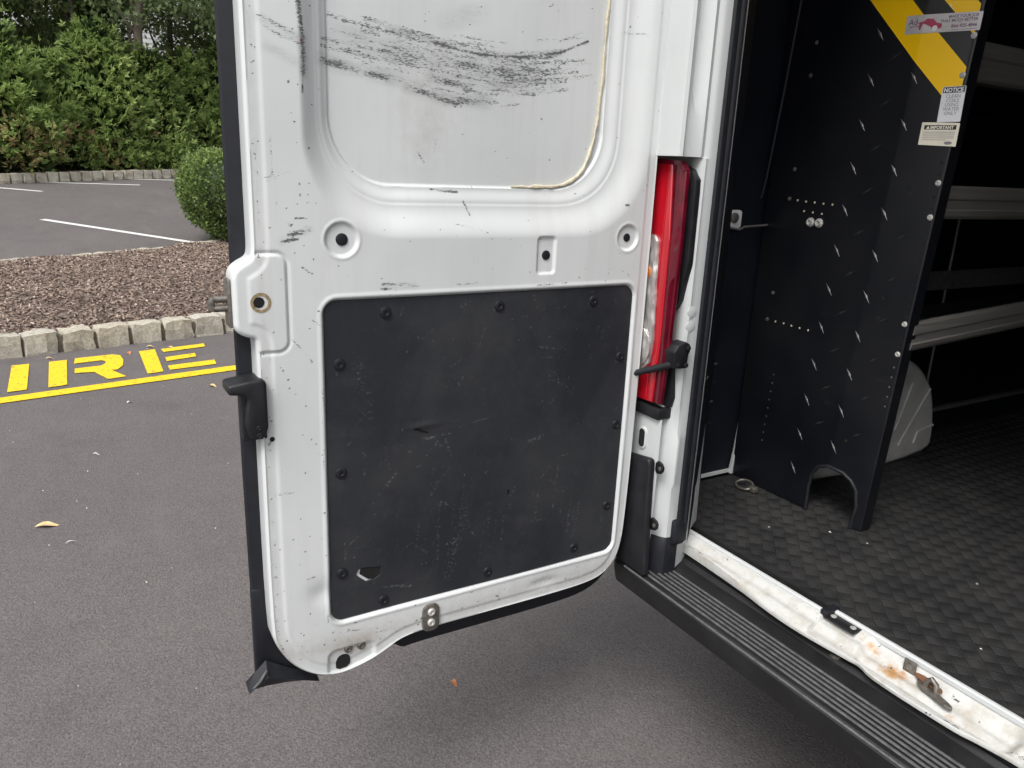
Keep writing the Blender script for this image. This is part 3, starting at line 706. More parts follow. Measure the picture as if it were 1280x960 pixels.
# loose grit
Ng = 110; gx = rng.uniform(-8, 0, Ng); gy = -1.4 + rng.uniform(-.3, 1, Ng) * np.abs(gx) * .42
ok = ~((gx > -1.1) & (gy > -.1)) & (gx > -5.2 - .2 * (gy + 1.3)); gx, gy = gx[ok], gy[ok]; Ng = len(gx); a = rng.uniform(0, 6.28, Ng); s = rng.uniform(.0012, .0034, Ng)
tet = np.array([(1, 0, 0), (-.5, .87, 0), (-.5, -.87, 0), (0, 0, 1.1)]); V = np.stack([gx, gy, 0 * gx + .002], 1)[:, None, :] + tet[None] * s[:, None, None]
F = (np.array([(0, 1, 3), (1, 2, 3), (2, 0, 3)])[None] + (np.arange(Ng) * 4)[:, None, None]).reshape(-1, 3)
tag(link('grit', fast_mesh('grit', V.reshape(-1, 3), F), 'pale_bit'), 'tiny pale grit scattered over the asphalt', 'grit', kind='stuff')

# ================================================================== VAN
van = thing('cargo_van', 'white cargo van seen from behind with its scuffed left rear door swung open', 'van')
XD = -.78                                                    # inner face of the open door
# ---- shell
box('side_panel', (-1.02, .13, .45), (-.99, 4.3, 2.30), 'body_paint', van, .008)
box('side_panel', (.99, .13, .45), (1.02, 4.3, 2.30), 'body_paint', van, .008)
box('roof', (-1.02, .02, 2.30), (1.02, 4.3, 2.36), 'body_paint', van, .02)
box('rear_header', (-1.0, .015, 2.02), (1.0, .14, 2.299), 'body_paint', van, .01)
box('right_pillar', (.72, .0, .50), (1.0, .128, 2.019), 'body_paint', van, .012)
box('underbody', (-.95, .216, .37), (.95, 4.3, .536), 'black_dull', van)
box('rear_crossmember', (-.95, .148, .37), (.95, .2155, .5085), 'black_dull', van)
box('bulkhead', (-.98, 3.3, .537), (.98, 3.34, 2.25), 'liner_black', van)
box('ceiling_liner', (-.98, .15, 2.25), (.98, 3.299, 2.29), 'body_paint', van)
box('wall_liner', (.975, .15, .537), (.985, 3.299, 2.249), 'liner_black', van)
prism('nose', [(4.3, .40), (5.55, .40), (5.62, .75), (5.3, 1.15), (4.75, 2.0), (4.3, 2.33)], lambda u, v, d: (d, u, v), -.98, .98, 'body_paint', van, .04, 3)
prism('windscreen', [(5.32, 1.2), (4.80, 1.98), (4.77, 1.96), (5.28, 1.19)], lambda u, v, d: (d, u, v), -.85, .85, 'glass_dark', van)
TY = lathe_mesh('tyre', [(.20, -.08), (.31, -.085), (.345, -.06), (.35, 0), (.345, .06), (.31, .085), (.20, .08)], 40)
RM = lathe_mesh('rim', [(.205, -.08), (.19, .04), (.10, .06), (.06, .09), (.03, .09)], 24)
for sx, yy in ((-.927, .93), (.927, .93), (-.927, 4.6), (.927, 4.6)):
    wh = thing('wheel', parent=van, loc=(sx, yy, .35)); wh.rotation_euler.y = math.copysign(math.pi / 2, sx)
    link('tyre', TY, 'tyre_rubber', wh, True, 40); link('rim', RM, 'dull_aluminium', wh, True, 40)

# ---- rear left pillar (door jamb)
UP = [(-1.0, .25), (-1.0, .10), (-.97, .03), (-.90, .0), (-.80, -.004), (-.735, -.003), (-.725, .0), (-.722, .006), (-.741, .011), (-.744, .034), (-.729, .046), (-.722, .051), (-.727, .062), (-.722, .069), (-.7205, .075), (-.722, .10), (-.745, .15)]
MD = [(-1.0, .25), (-1.0, .14), (-.97, .09), (-.90, .07), (-.80, .066), (-.765, .062), (-.76, .060), (-.757, .058), (-.746, .056), (-.736, .055), (-.727, .055), (-.722, .057), (-.719, .062), (-.721, .069), (-.7205, .075), (-.722, .10), (-.745, .15)]
LW = [(-1.0, .25), (-1.0, .14), (-.97, .07), (-.90, .035), (-.80, .03), (-.745, .030), (-.739, .031), (-.737, .035), (-.750, .040), (-.750, .050), (-.735, .056), (-.728, .060), (-.722, .066), (-.7215, .07), (-.7205, .075), (-.722, .10), (-.745, .15)]
def lerp(A_, B_, t): return [(a[0] + (b_[0] - a[0]) * t, a[1] + (b_[1] - a[1]) * t) for a, b_ in zip(A_, B_)]
UC = [p if i not in (8, 9, 10) else ((-.728, .013), (-.728, .034), (-.723, .046))[i - 8] for i, p in enumerate(UP)]
LD = [p if i < 10 else (p[0] + (.0045 if i in (11, 12, 13) else 0), p[1]) for i, p in enumerate(LW)]
secs = [(2.02, UP), (1.7, UP), (1.47, UP), (1.425, lerp(UP, UC, .9)), (1.3535, UC), (1.3515, MD), (1.1, MD), (.875, MD), (.862, LW), (.815, LW), (.800, LD), (.705, LD), (.69, LW), (.56, LW), (.50, LW)]
loft('door_jamb', [[(x, y, z) for x, y in s] for z, s in secs], 'body_paint', van, angle=28)
sp = lathe_mesh('spot_weld', [(.004, 0), (.0035, .0008), (.001, .001)], 8)
for k in range(7): place('spot_weld', sp, 'body_paint', van, (-.7435, .022, 1.62 - k * .042), 'x')
for z in (1.065, 1.037): place('jamb_plug', lathe_mesh('jamb_plug', [(.011, -.001), (.011, .002), (.006, .003)], 14), 'body_paint', van, (-.7215, .068, z), 'x')
loft('pillar_boot', [[(x + k * .004, y - k * .004, z) for x, y in LW[4:16]] for z, k in ((.497, 1.6), (.545, 1.4), (.572, 1.), (.580, .2))], 'black_rubber', van)
# weatherstrip around the opening
SP = [(-.737, .092), (-.725, .087), (-.716, .092), (-.7145, .101), (-.718, .106), (-.7145, .110), (-.7155, .117), (-.721, .123), (-.735, .124)]
ws = loft('weatherstrip', [[(x, y, z) for x, y in SP] for z in (.565, .7, .9, 1.2, 1.6, 2.02)], 'black_rubber', van, True, True, 50)
prism('seal_boot', smooth_closed([(-.766, .556), (-.758, .596), (-.735, .618), (-.712, .620), (-.702, .556)], 2), YF(.108), 0, .032, 'black_rubber', van, .004)
# inner flange, liner and wall trim
loft('inner_flange', [[(-.734, .126, z), (-.740, .14, z), (xe, ye, z), (xe - .012, ye + .003, z)] for z, xe, ye in ((.56, -.786, .215), (.66, -.789, .215), (.668, -.793, .218), (.80, -.795, .218), (.87, -.797, .218), (.90, -.788, .205), (.915, -.758, .172))], 'body_paint', van)
loft('wall_liner', [[(-.745, .152, z), (-.81, .238, z), (-.96, .245, z), (-.985, .26, z), (-.985, 1.8, z), (-.985, 3.299, z)] for z in (.537, 1.2, 2.249)], 'liner_black', van)
box('floor_edge_trim', (-.984, .27, .556), (-.974, .55, .562), 'body_paint', van)
prism('wall_gusset', [(.528, .70), (.566, .552), (.512, .552), (.522, .62)], XF(-.98), 0, .012, 'body_paint', van, .002)
tube('wall_bead', [(-.938, .512, 1.75), (-.956, .512, 1.52), (-.975, .512, 1.325), (-.981, .512, 1.285), (-.984, .51, 1.27)], .004, 'liner_black', van, 6)
for k, (z, wd) in enumerate(((.86, .03), (.81, .02), (.76, .03), (.70, .02), (.655, .016))):
    box('liner_slot', (-.986, .40 + .015 * (k % 2), z), (-.983, .40 + .015 * (k % 2) + wd, z + .005), 'worn_steel' if k % 2 == 0 else 'dark_hole', van)
lb = prism('latch_bracket', rrect(.392, .446, 1.200, 1.243, .008, 3), XF(-.984), 0, .008, 'siding', van, .002)
place('bolt', lathe_mesh('bolt', [(.012, 0), (.012, .004), (.007, .007)], 12), 'worn_steel', lb, (-.976, .420, 1.225), 'x')
tube('latch_rod', [(-.965, .40, 1.203), (-.96, .425, 1.199), (-.96, .44, 1.205), (-.962, .50, 1.208), (-.962, .56, 1.211)], .0028, 'dull_aluminium', van, 6)
# tie-down ring on the floor
td = tube('tie_down_ring', [(-.885 + .02 * math.cos(a) * 1.2, .475 + .017 * math.sin(a), .562 + .006 * math.sin(a)) for a in np.linspace(0, 6.283, 20)], .0028, 'worn_steel', van, 6)
box('ring_clamp', (-.868, .468, .552), (-.846, .486, .566), 'worn_steel', td, .003)
# wheel housing
wh = prism('wheel_housing', smooth_closed([(.56, .545), (1.195, .545), (1.195, .62), (1.175, .70), (1.135, .78), (1.05, .845), (.95, .872), (.80, .876), (.68, .86), (.60, .80), (.56, .70)], 2), XF(-.83), -.152, 0, 'wheelhouse_grey', van, .02, 3)
for P in ([(1.035, .786), (.993, .655)], [(1.126, .76), (1.07, .68), (1.02, .603)], [(1.176, .644), (1.102, .632), (1.093, .60)], [(.80, .60), (.72, .598)]):
    tube('pressed_rib', [(-.829, y, z) for y, z in P], .0035, 'wheelhouse_grey', wh, 6)

# ---- tail light
tl = prism('tail_light', [(-.96, .868), (-.757, .875), (-.751, 1.0), (-.752, 1.2), (-.763, 1.347), (-.96, 1.354)], YF(.062), .031, .042, 'red_lens', van, .003, 3)
prism('clear_lens', [(-.93, .935), (-.79, .935), (-.770, .955), (-.764, 1.0), (-.768, 1.06), (-.776, 1.195), (-.786, 1.208), (-.93, 1.208)], YF(.021), 0, .009, 'clear_lens', tl, .004, 2)
prism('reverse_lamp', [(-.80 + .034 * math.cos(a), .985 + .040 * math.sin(a)) for a in np.linspace(0, 6.1, 20)], YF(.0122), 0, .004, 'clear_lens', tl, .0015)
prism('amber_bulb', [(-.796 + .01 * math.cos(a), 1.135 + .012 * math.sin(a)) for a in np.linspace(0, 5.9, 12)], YF(.0122), 0, .003, 'amber_lens', tl, .001)
prism('lens_side', [(-.7565, .8755), (-.735, .876), (-.7275, 1.0), (-.7235, 1.2), (-.7255, 1.326), (-.74, 1.345), (-.7625, 1.347), (-.7515, 1.2), (-.7505, 1.0)], YF(.062), .029, .0405, 'red_dark', tl, .003, 3)
for xo in (-.772,): tube('lens_flute', [(xo - .004, .0195, .885), (xo, .0195, 1.1), (xo + .003, .0195, 1.325)], .0012, 'red_lens', tl, 6)
prism('lens_rim', [(-.96, 1.3545), (-.741, 1.346), (-.7265, 1.329), (-.733, 1.326), (-.745, 1.338), (-.96, 1.346)], YF(.0225), -.01, .003, 'red_dark', tl)
prism('lamp_bracket', [(-.80, 1.345), (-.757, 1.338), (-.735, 1.331), (-.7215, 1.313), (-.7205, 1.29), (-.7195, 1.159), (-.733, 1.085), (-.744, 1.069), (-.764, 1.058), (-.80, 1.05)], YF(.0575), 0, .014, 'black_plastic', van, .002)
prism('lamp_base', [(-.90, .845), (-.733, .868), (-.727, .890), (-.734, .94), (-.74, 1.0), (-.90, 1.0)], YF(.056), 0, .01, 'black_plastic', van, .002)
box('lamp_foot', (-.95, .022, .842), (-.736, .064, .8665), 'black_plastic', van, .004)
# check strap
ck = prism('check_strap_bracket', [(.024, .958), (.056, .956), (.058, .985), (.062, .990), (.060, 1.004), (.048, 1.010), (.030, 1.004), (.020, .990)], XF(-.735), 0, .030, 'black_plastic', van, .003)
for p in ((.05, .964), (.052, .998), (.030, .966)): place('bolt', lathe_mesh('bolt', [(.005, 0), (.005, .003), (.003, .004)], 8), 'black_rubber', ck, (-.7032, p[0], p[1]), 'x')
tube('check_strap', [(-.712, .034, .968), (-.735, .019, .956), (-.776, -.001, .937), (-.82, -.03, .92)], [.007, .0075, .0065, .006], 'black_rubber', van, 10)
# slotted plate and black corner cover
so_ = prism('slot_frame', rrect(-.797, -.771, .766, .815, .0125, 6), YF(.0298), -.001, .003, 'body_paint', van, .0012)
prism('slot_hole', rrect(-.7925, -.7755, .771, .810, .008, 6), YF(.0268), -.0002, .0006, 'dark_hole', so_)
cc_ = prism('corner_cover', [(-.99, .499), (-.722, .499), (-.724, .53), (-.731, .62), (-.737, .752), (-.742, .760), (-.99, .722)], YF(.03), 0, .018, 'black_plastic', van, .006, 3)
for z in (.742, .615):
    tb = prism('cover_tab', smooth_closed([(-.739, z - .016), (-.716, z - .010), (-.715, z + .010), (-.739, z + .016)], 1), YF(.036), 0, .006, 'black_plastic', cc_, .002)
    place('bolt', lathe_mesh('bolt', [(.0045, 0), (.0045, .002), (.002, .003)], 10), 'worn_steel', cc_, (-.7235, .030, z), '-y')

# ---- bumper step
BP = [(.160, .502), (.142, .506), (.133, .4995), (.10, .4965), (.034, .4965), (.022, .494), (.015, .486), (.015, .470), (.022, .440), (.040, .428), (.165, .428)]
def bsec(x, k=1., dy=0.): return [(x, .09 + (y - .09) * k + dy, .47 + (z - .47) * k) for y, z in BP]
bu = loft('bumper', [bsec(-.835, .80), bsec(-.829, .93), bsec(-.818, 1.), bsec(-.5, 1.), bsec(0, 1.), bsec(.5, 1.), bsec(.80, 1.), bsec(.81, .93), bsec(.815, .8)], 'bumper_plastic', van, True, True, 30)
for k, y in enumerate((.031, .043, .055, .067, .079, .091)):
    loft('tread_ridge', [[(x, y - .0022, .4962), (x, y - .0010, .4962 + h), (x, y + .0010, .4962 + h), (x, y + .0022, .4962)] for x, h in ((-.757 - .002 * k, 0), (-.750 - .002 * k, .0032), (.75, .0032), (.757, 0))], 'ridge_worn', bu)
loft('step_groove', [[(x, .1295, .4975), (x, .1315, .4995), (x, .1335, .5005)] for x in (-.78, .78)], 'black_dull', bu)
BT = lathe_mesh('bolt', [(.0095, -.004), (.0095, .002), (.006, .0028), (.0035, .001)], 14)
for x, y in ((-.765, .150), (-.345, .150), (.10, .150)): place('bolt', BT, 'worn_steel', bu, (x, y - .008, .5065), 'z')
tube('step_nosing', [(x, .0175, .4905) for x in (-.79, -.3, .2, .79)], .0028, 'ridge_worn', bu, 6)

# ---- painted sill
so = [(-.7984, .141), (-.70, .1395), (-.55, .1324), (-.5147, .1255), (-.425, .119), (-.314, .1303), (-.293, .1350), (-.263, .1204), (-.116, .123), (-.095, .1297), (-.027, .1395), (.3, .138), (.79, .141)]
for _k in range(2):
    so = [so[0]] + [q for a, b_ in zip(so[:-1], so[1:]) for q in ((a[0] * .75 + b_[0] * .25, a[1] * .75 + b_[1] * .25), (a[0] * .25 + b_[0] * .75, a[1] * .25 + b_[1] * .75))] + [so[-1]]
sill_poly = so + [(.79, .196), (-.398, .196), (-.402, .176), (-.798, .176)]
def sill_h(u, v):
    inner = np.where(u < -.40, .176, .196); d = inner - v
    h = -.010 * sstep(d, .008, .028) - .012 * sstep(d, .034, .058)
    s = sd_rrect(u, v, -.315, -.045, .136, .194, .02); h = np.where(True, h - .016 * (1 - sstep(s, -.014, .004)), h)
    s2 = sd_rrect(u, v, -.02, .3, .15, .194, .02); h = h - .010 * (1 - sstep(s2, -.012, .004))
    return h + .0012 * np.sin(u * 31) * np.sin(v * 90 + u * 12)
r_ = random.Random(5)
s_st = [([(-.79 + k * .03, .1425), (-.775 + k * .03, .1422)], .003, .85) for k in range(4)] + [([(-.055, .146), (-.03, .148)], .009, .7), ([(-.115, .128), (-.15, .126)], .003, .8), ([(-.18, .134), (-.10, .142)], .002, .7), ([(-.27, .168), (-.255, .172)], .003, .6), ([(-.16, .183), (-.148, .181)], .003, .7)]
chips = [(r_.uniform(-.79, .3), r_.uniform(.12, .19), r_.uniform(.0008, .0022), .8) for _ in range(90)]
def rust_f(u, v): return 1.0 * np.exp(-((u + .252) / .03) ** 2 - ((v - .166) / .016) ** 2) + .55 * np.exp(-((u + .14) / .05) ** 2 - ((v - .148) / .012) ** 2) + .6 * np.exp(-((u + .31) / .025) ** 2 - ((v - .182) / .01) ** 2) + .5 * np.exp(-((u + .03) / .04) ** 2 - ((v - .165) / .02) ** 2)
me = sheet('sill', np.arange(-.80, .792, .003), np.arange(.114, .199, .0025), lambda u, v: sd_poly(u, v, sill_poly), sill_h, lambda u, v, h: (u, v, .549 + h), [(.0015, .0245), (.0005, .0300), (-.006, .0310)], {'scuff': stroke_field(s_st, chips), 'rust': rust_f})
# skirt depths above are measured from the sill top
sl = link('sill', me, 'sill_paint', van, True, 45)
def rim(x0, x1, y): return loft('sill_rim', [[(x, y - .006, .546), (x, y - .0055, .5535), (x, y - .003, .556), (x, y + .002, .556), (x, y + .004, .552)] for x in (x0, x1)], 'body_paint', sl)
rim(-.772, -.408, .176); rim(-.394, .78, .196)
box('rim_joint', (-.408, .168, .545), (-.392, .206, .559), 'black_rubber', sl, .003)
bp = prism('latch_plate', [(-.398, .166), (-.334, .166), (-.334, .192), (-.398, .192)], ZF(.546), 0, .0045, 'black_plastic', sl, .001)
SC = lathe_mesh('screw', [(.0055, 0), (.0055, .0012), (.003, .002), (.0015, .0012)], 12)
for x in (-.386, -.345): place('screw', SC, 'zinc', bp, (x, .180, .5505), 'z')
st_ = thing('striker', parent=sl, loc=(0, 0, 0))
prism('striker_base', smooth_closed([(-.218, .176), (-.205, .182), (-.178, .170), (-.146, .160), (-.142, .152), (-.155, .150), (-.185, .158), (-.205, .162)], 2), ZF(.528), 0, .006, 'worn_steel', st_, .0015)
box('striker_tab', (-.246, .181, .526), (-.224, .185, .552), 'worn_steel', st_, .0012)
tube('striker_loop', [(-.196, .166, .532), (-.194, .166, .546), (-.188, .166, .553), (-.180, .166, .548), (-.177, .166, .532)], .0045, 'worn_steel', st_, 10)
prism('rusty_body', smooth_closed([(-.222, .182), (-.20, .185), (-.172, .176), (-.170, .168), (-.20, .17), (-.222, .175)], 2), ZF(.534), 0, .006, 'rusty', st_, .0015)
place('rivet', SC, 'dull_aluminium', st_, (-.235, .1805, .540), '-y')

# ================================================================== REAR DOOR
OUT0 = [(-.737, 2.0), (-.737, .56), (-.7285, .526), (-.706, .487), (-.672, .457), (-.636, .4445), (-.606, .446), (-.568, .455), (-.538, .468), (-.512, .481), (-.466, .4865), (-.347, .485), (-.159, .4835), (-.075, .487), (-.037, .504), (-.0145, .536), (-.006, .60), (-.002, .88), (-.004, 1.2), (-.006, 1.62), (-.006, 2.0)]
def chaikin_open(P, n=2):
    for _ in range(n):
        Q = [P[0]]
        for a, b_ in zip(P[:-1], P[1:]): Q += [(a[0] * .75 + b_[0] * .25, a[1] * .75 + b_[1] * .25), (a[0] * .25 + b_[0] * .75, a[1] * .25 + b_[1] * .75)]
        P = Q + [P[-1]]
    return P
OUT = [OUT0[0], (-.737, 1.22), (-.737, 1.19), (-.7405, 1.176), (-.7585, 1.166), (-.767, 1.158), (-.767, 1.14), (-.767, 1.09), (-.767, 1.078), (-.7565, 1.070), (-.7405, 1.066), (-.737, 1.052), (-.737, 1.02)] + OUT0[1:]
OUTS = chaikin_open(OUT, 2); OUTP = chaikin_open(OUT0, 2)
def door_h(u, v):
    so_ = -sd_rrect(u, v, -.668, -.022, 1.205, 1.96, .15); si = sd_rrect(u, v, -.620, -.115, 1.287, 1.90, .10)
    q = np.where(so_ > 0, so_ / (np.maximum(so_, 0) + np.maximum(si, 0) + 1e-9), 0)
    h = -.030 * (.58 * sstep(q, 0, .66) + .05 * sstep(q, .64, .68) + .21 * sstep(q, .70, .97) + .16 * sstep(-si, -.001, .002) * (so_ > 0))
    s = sd_rrect(u, v, -.642, -.029, .545, 1.114, .024); h -= .007 * (1 - sstep(s, -.0022, .0022)); h += .0012 * np.exp(-((s - .005) / .003) ** 2)
    for cu, cv, rr in ((-.610, 1.206, .026), (-.057, 1.203, .0235)):
        d = np.hypot(u - cu, v - cv); h -= .0042 * (1 - sstep(d, rr - .003, rr + .001)); h += .0008 * np.exp(-((d - rr - .003) / .002) ** 2)
    s = sd_rrect(u, v, -.255, -.219, 1.142, 1.206, .006); h -= .0042 * (1 - sstep(s, -.002, .002))
    s = sd_rrect(u, v, -.82, -.694, 1.038, 1.188, .018); h -= .0022 * np.exp(-(s / .0026) ** 2); h += .0015 * (1 - sstep(s, -.004, -.001))
    s = sd_rrect(u, v, -.648, -.562, .40, .490, .014); h -= .0055 * (1 - sstep(s, -.005, .003))
    e = -sd_poly_cached(u, v); h += .0016 * sstep(e, .012, .02) - .0016
    h += .0007 * np.sin(u * 17 + v * 5) * np.sin(v * 13 - u * 4) - .004 * np.exp(-((u + .655) / .022) ** 2 - ((v - .61) / .02) ** 2)
    h -= .003 * np.exp(-((u + .20) / .03) ** 2 - ((v - .512) / .010) ** 2)
    return h
sd_poly_cached = lambda u, v: sd_poly(u, v, OUTS)
ST = [
 ([(-.628, 1.461), (-.580, 1.453), (-.522, 1.445)], .012, .62), ([(-.614, 1.523), (-.566, 1.516), (-.516, 1.508), (-.423, 1.498)], .009, .5), ([(-.560, 1.525), (-.504, 1.516), (-.437, 1.506)], .010, .5),
 ([(-.529, 1.487), (-.422, 1.475), (-.305, 1.461)], .05, .36), ([(-.490, 1.436), (-.421, 1.420), (-.334, 1.424)], .011, .6), ([(-.450, 1.504), (-.409, 1.498), (-.366, 1.494), (-.291, 1.497), (-.212, 1.512), (-.156, 1.536)], .0045, .85),
 ([(-.436, 1.479), (-.365, 1.475), (-.290, 1.472)], .014, .6), ([(-.443, 1.449), (-.379, 1.445)], .011, .66), ([(-.449, 1.425), (-.404, 1.416)], .010, .66), ([(-.364, 1.434), (-.225, 1.463)], .028, .28),
 ([(-.339, 1.473), (-.262, 1.480)], .008, .62), ([(-.627, 1.490), (-.542, 1.483), (-.450, 1.479)], .006, .5), ([(-.627, 1.480), (-.529, 1.469), (-.422, 1.463)], .007, .5), ([(-.591, 1.502), (-.477, 1.492)], .05, .2),
 ([(-.579, 1.482), (-.450, 1.455)], .035, .26), ([(-.424, 1.535), (-.368, 1.557)], .012, .22), ([(-.237, 1.581), (-.229, 1.586)], .003, .6), ([(-.225, 1.463), (-.193, 1.473)], .004, .5), ([(-.289, 1.462), (-.258, 1.471)], .003, .6),
 ([(-.214, 1.529), (-.166, 1.550)], .004, .5), ([(-.473, 1.339), (-.462, 1.324)], .0025, .6), ([(-.441, 1.359), (-.444, 1.341)], .003, .5),
 ([(-.720, 1.507), (-.696, 1.497), (-.664, 1.484)], .007, .5), ([(-.713, 1.493), (-.692, 1.484), (-.664, 1.476)], .006, .5), ([(-.698, 1.465), (-.671, 1.451)], .010, .25), ([(-.665, 1.60), (-.665, 1.531), (-.663, 1.511), (-.660, 1.486), (-.659, 1.460), (-.660, 1.439)], .010, .6),
 ([(-.661, 1.439), (-.663, 1.412)], .003, .6), ([(-.701, 1.204), (-.677, 1.208)], .004, .8), ([(-.691, 1.214), (-.670, 1.216)], .004, .8), ([(-.682, 1.219), (-.658, 1.221)], .004, .85), ([(-.679, 1.238), (-.663, 1.238)], .003, .8),
 ([(-.692, 1.229), (-.684, 1.229)], .003, .6), ([(-.545, 1.136), (-.507, 1.133)], .004, .65), ([(-.547, 1.128), (-.521, 1.126)], .004, .65), ([(-.515, 1.137), (-.482, 1.128)], .003, .6), ([(-.534, 1.117), (-.512, 1.115)], .003, .5),
 ([(-.672, 1.166), (-.657, 1.156)], .0025, .8), ([(-.689, 1.055), (-.676, 1.039), (-.661, 1.019)], .0025, .7), ([(-.646, .971), (-.644, .948), (-.642, .928)], .005, .42), ([(-.454, 1.283), (-.430, 1.280), (-.404, 1.279)], .004, .8),
 ([(-.659, 1.085), (-.646, 1.074)], .002, .6), ([(-.726, 1.034), (-.723, 1.021)], .003, .5), ([(-.732, .892), (-.724, .902)], .004, .6), ([(-.726, .805), (-.697, .805)], .002, .6), ([(-.682, .643), (-.666, .646)], .002, .6),
 ([(-.713, .583), (-.721, .575)], .004, .5), ([(-.728, .529), (-.724, .521)], .003, .6), ([(-.647, .872), (-.648, .837)], .002, .6), ([(-.648, .567), (-.647, .551)], .003, .6), ([(-.094, 1.555), (-.046, 1.557)], .003, .5),
 ([(-.089, 1.558), (-.046, 1.554)], .012, .25), ([(-.415, 1.129), (-.369, 1.130)], .003, .5), ([(-.253, 1.121), (-.191, 1.124)], .003, .6), ([(-.386, 1.163), (-.371, 1.179)], .002, .5), ([(-.396, 1.265), (-.385, 1.242)], .003, .6),
 ([(-.417, 1.229), (-.357, 1.216)], .002, .5), ([(-.067, 1.263), (-.061, 1.262)], .004, .8), ([(-.722, 1.291), (-.685, 1.309)], .012, .25), ([(-.722, 1.294), (-.682, 1.304)], .003, .4), ([(-.312, .513), (-.303, .503)], .0025, .6),
 ([(-.627, .526), (-.605, .495)], .006, .3), ([(-.617, .523), (-.590, .520)], .002, .6), ([(-.711, 1.351), (-.710, 1.302)], .003, .5), ([(-.23, .518), (-.20, .520)], .003, .6), ([(-.56, .505), (-.50, .50)], .003, .5), ([(-.17, .50), (-.10, .497)], .003, .4)]
r_ = random.Random(77)
for _ in range(120):
    y0 = r_.uniform(-.625, -.20); l = r_.uniform(.02, .11); zc = 1.487 - .10 * (y0 + .62) + .25 * max(0, y0 + .38) ** 1.0 * .9 + r_.gauss(0, .021)
    sl0 = -.13 if y0 < -.45 else (-.05 if y0 < -.33 else .12)
    P = [(y0 + l * t, zc + sl0 * l * t + .25 * (l * t) ** 2) for t in (0, .35, .7, 1)]
    ST.append((P, r_.uniform(.002, .007), r_.uniform(.34, .62)))
r_ = random.Random(9)
CH = [(r_.uniform(-.735, -.005), r_.uniform(1.12, 1.6), r_.uniform(.0010, .0022), .75) for _ in range(110)] + [(r_.uniform(-.735, -.645), r_.uniform(.47, 1.6), r_.uniform(.0010, .0022), .75) for _ in range(90)] + [(r_.uniform(-.64, -.03), r_.uniform(.487, .54), r_.uniform(.0010, .0024), .75) for _ in range(60)] \
   + [(-.733 + r_.uniform(-.002, .003), r_.uniform(.55, 1.6), r_.uniform(.001, .0022), .7) for _ in range(60)]
SM = [([(-.628, 1.462), (-.580, 1.455), (-.522, 1.447), (-.47, 1.44)], .022, .75), ([(-.60, 1.495), (-.50, 1.482), (-.42, 1.475), (-.30, 1.470)], .045, .55), ([(-.49, 1.437), (-.42, 1.424), (-.35, 1.424)], .024, .7),
      ([(-.45, 1.452), (-.37, 1.448), (-.28, 1.462)], .030, .6), ([(-.52, 1.514), (-.44, 1.502), (-.366, 1.494), (-.29, 1.497), (-.21, 1.512)], .012, .7), ([(-.34, 1.475), (-.25, 1.484)], .022, .5), ([(-.30, 1.45), (-.22, 1.466)], .03, .35),
      ([(-.661, 1.485), (-.659, 1.46), (-.659, 1.438)], .016, .85), ([(-.72, 1.504), (-.664, 1.482)], .012, .45), ([(-.71, 1.468), (-.668, 1.452)], .016, .35), ([(-.43, 1.535), (-.36, 1.557)], .03, .3),
      ([(-.70, 1.205), (-.66, 1.222)], .012, .4), ([(-.54, 1.132), (-.49, 1.131)], .010, .5), ([(-.455, 1.31), (-.45, 1.37)], .05, .14), ([(-.42, 1.30), (-.415, 1.35)], .03, .12)]
def grime(u, v):
    g = .5 * np.exp(-((v - .505) / .03) ** 2) + .35 * np.exp(-((u + .733) / .008) ** 2) + .5 * np.exp(-((u + .60) / .05) ** 2 - ((v - .475) / .03) ** 2)
    g += .30 * np.exp(-((u + .46) / .05) ** 2 - ((v - 1.36) / .08) ** 2) + .25 * np.exp(-((u + .40) / .2) ** 2 - ((v - 1.45) / .09) ** 2)
    return g
vsd = np.concatenate([np.arange(.438, 1.64, .002), np.arange(1.644, 2.0, .012), [2.0]])
me = sheet('rear_door', np.arange(-.770, .003, .002), vsd, sd_poly_cached, door_h, lambda u, v, h: (XD + h, u, v),
           [(.0025, .0006), (.0055, .0035), (.0065, .010), (.0060, .046)], {'scuff': stroke_field(ST, CH), 'grime': grime, 'smear': stroke_field(SM)})
door = link('rear_door', me, 'door_paint', van, True, 60)
door['label'] = 'scuffed white inner face of the open left rear door'
prism('outer_skin', OUTP, XF(-.848), -.045, 0, 'body_paint', door)
# edge seal swept round the outline
V, F = [], []; PS = np.array(OUTP); dv = np.gradient(PS, axis=0); dv /= np.linalg.norm(dv, axis=1)[:, None]; nn = np.stack([dv[:, 1], -dv[:, 0]], 1)
if np.sum(nn[:6, 0]) > 0: nn = -nn
for p, q in zip(PS, nn):
    o1 = .0255 + .036 * max(0, -q[1]) * min(1, max(0, (p[0] + .56) / .06)) - .022 * max(0, -q[1]) * min(1, max(0, (-.54 - p[0]) / .05))
    for oo, xx in ((.002, -.822), (o1, -.827), (o1 + .003, -.834), (o1, -.846), (0., -.8475)): V.append((xx, p[0] + q[0] * oo, p[1] + q[1] * oo))
for i in range(len(PS) - 1):
    for k in range(4): F.append((i * 5 + k, i * 5 + k + 1, i * 5 + k + 6, i * 5 + k + 5))
bm = bmesh.new(); tm = mesh('edge_seal', V, F); bm.from_mesh(tm); link('edge_seal', bm_mesh('edge_seal', bm), 'black_rubber', door, True, 35)
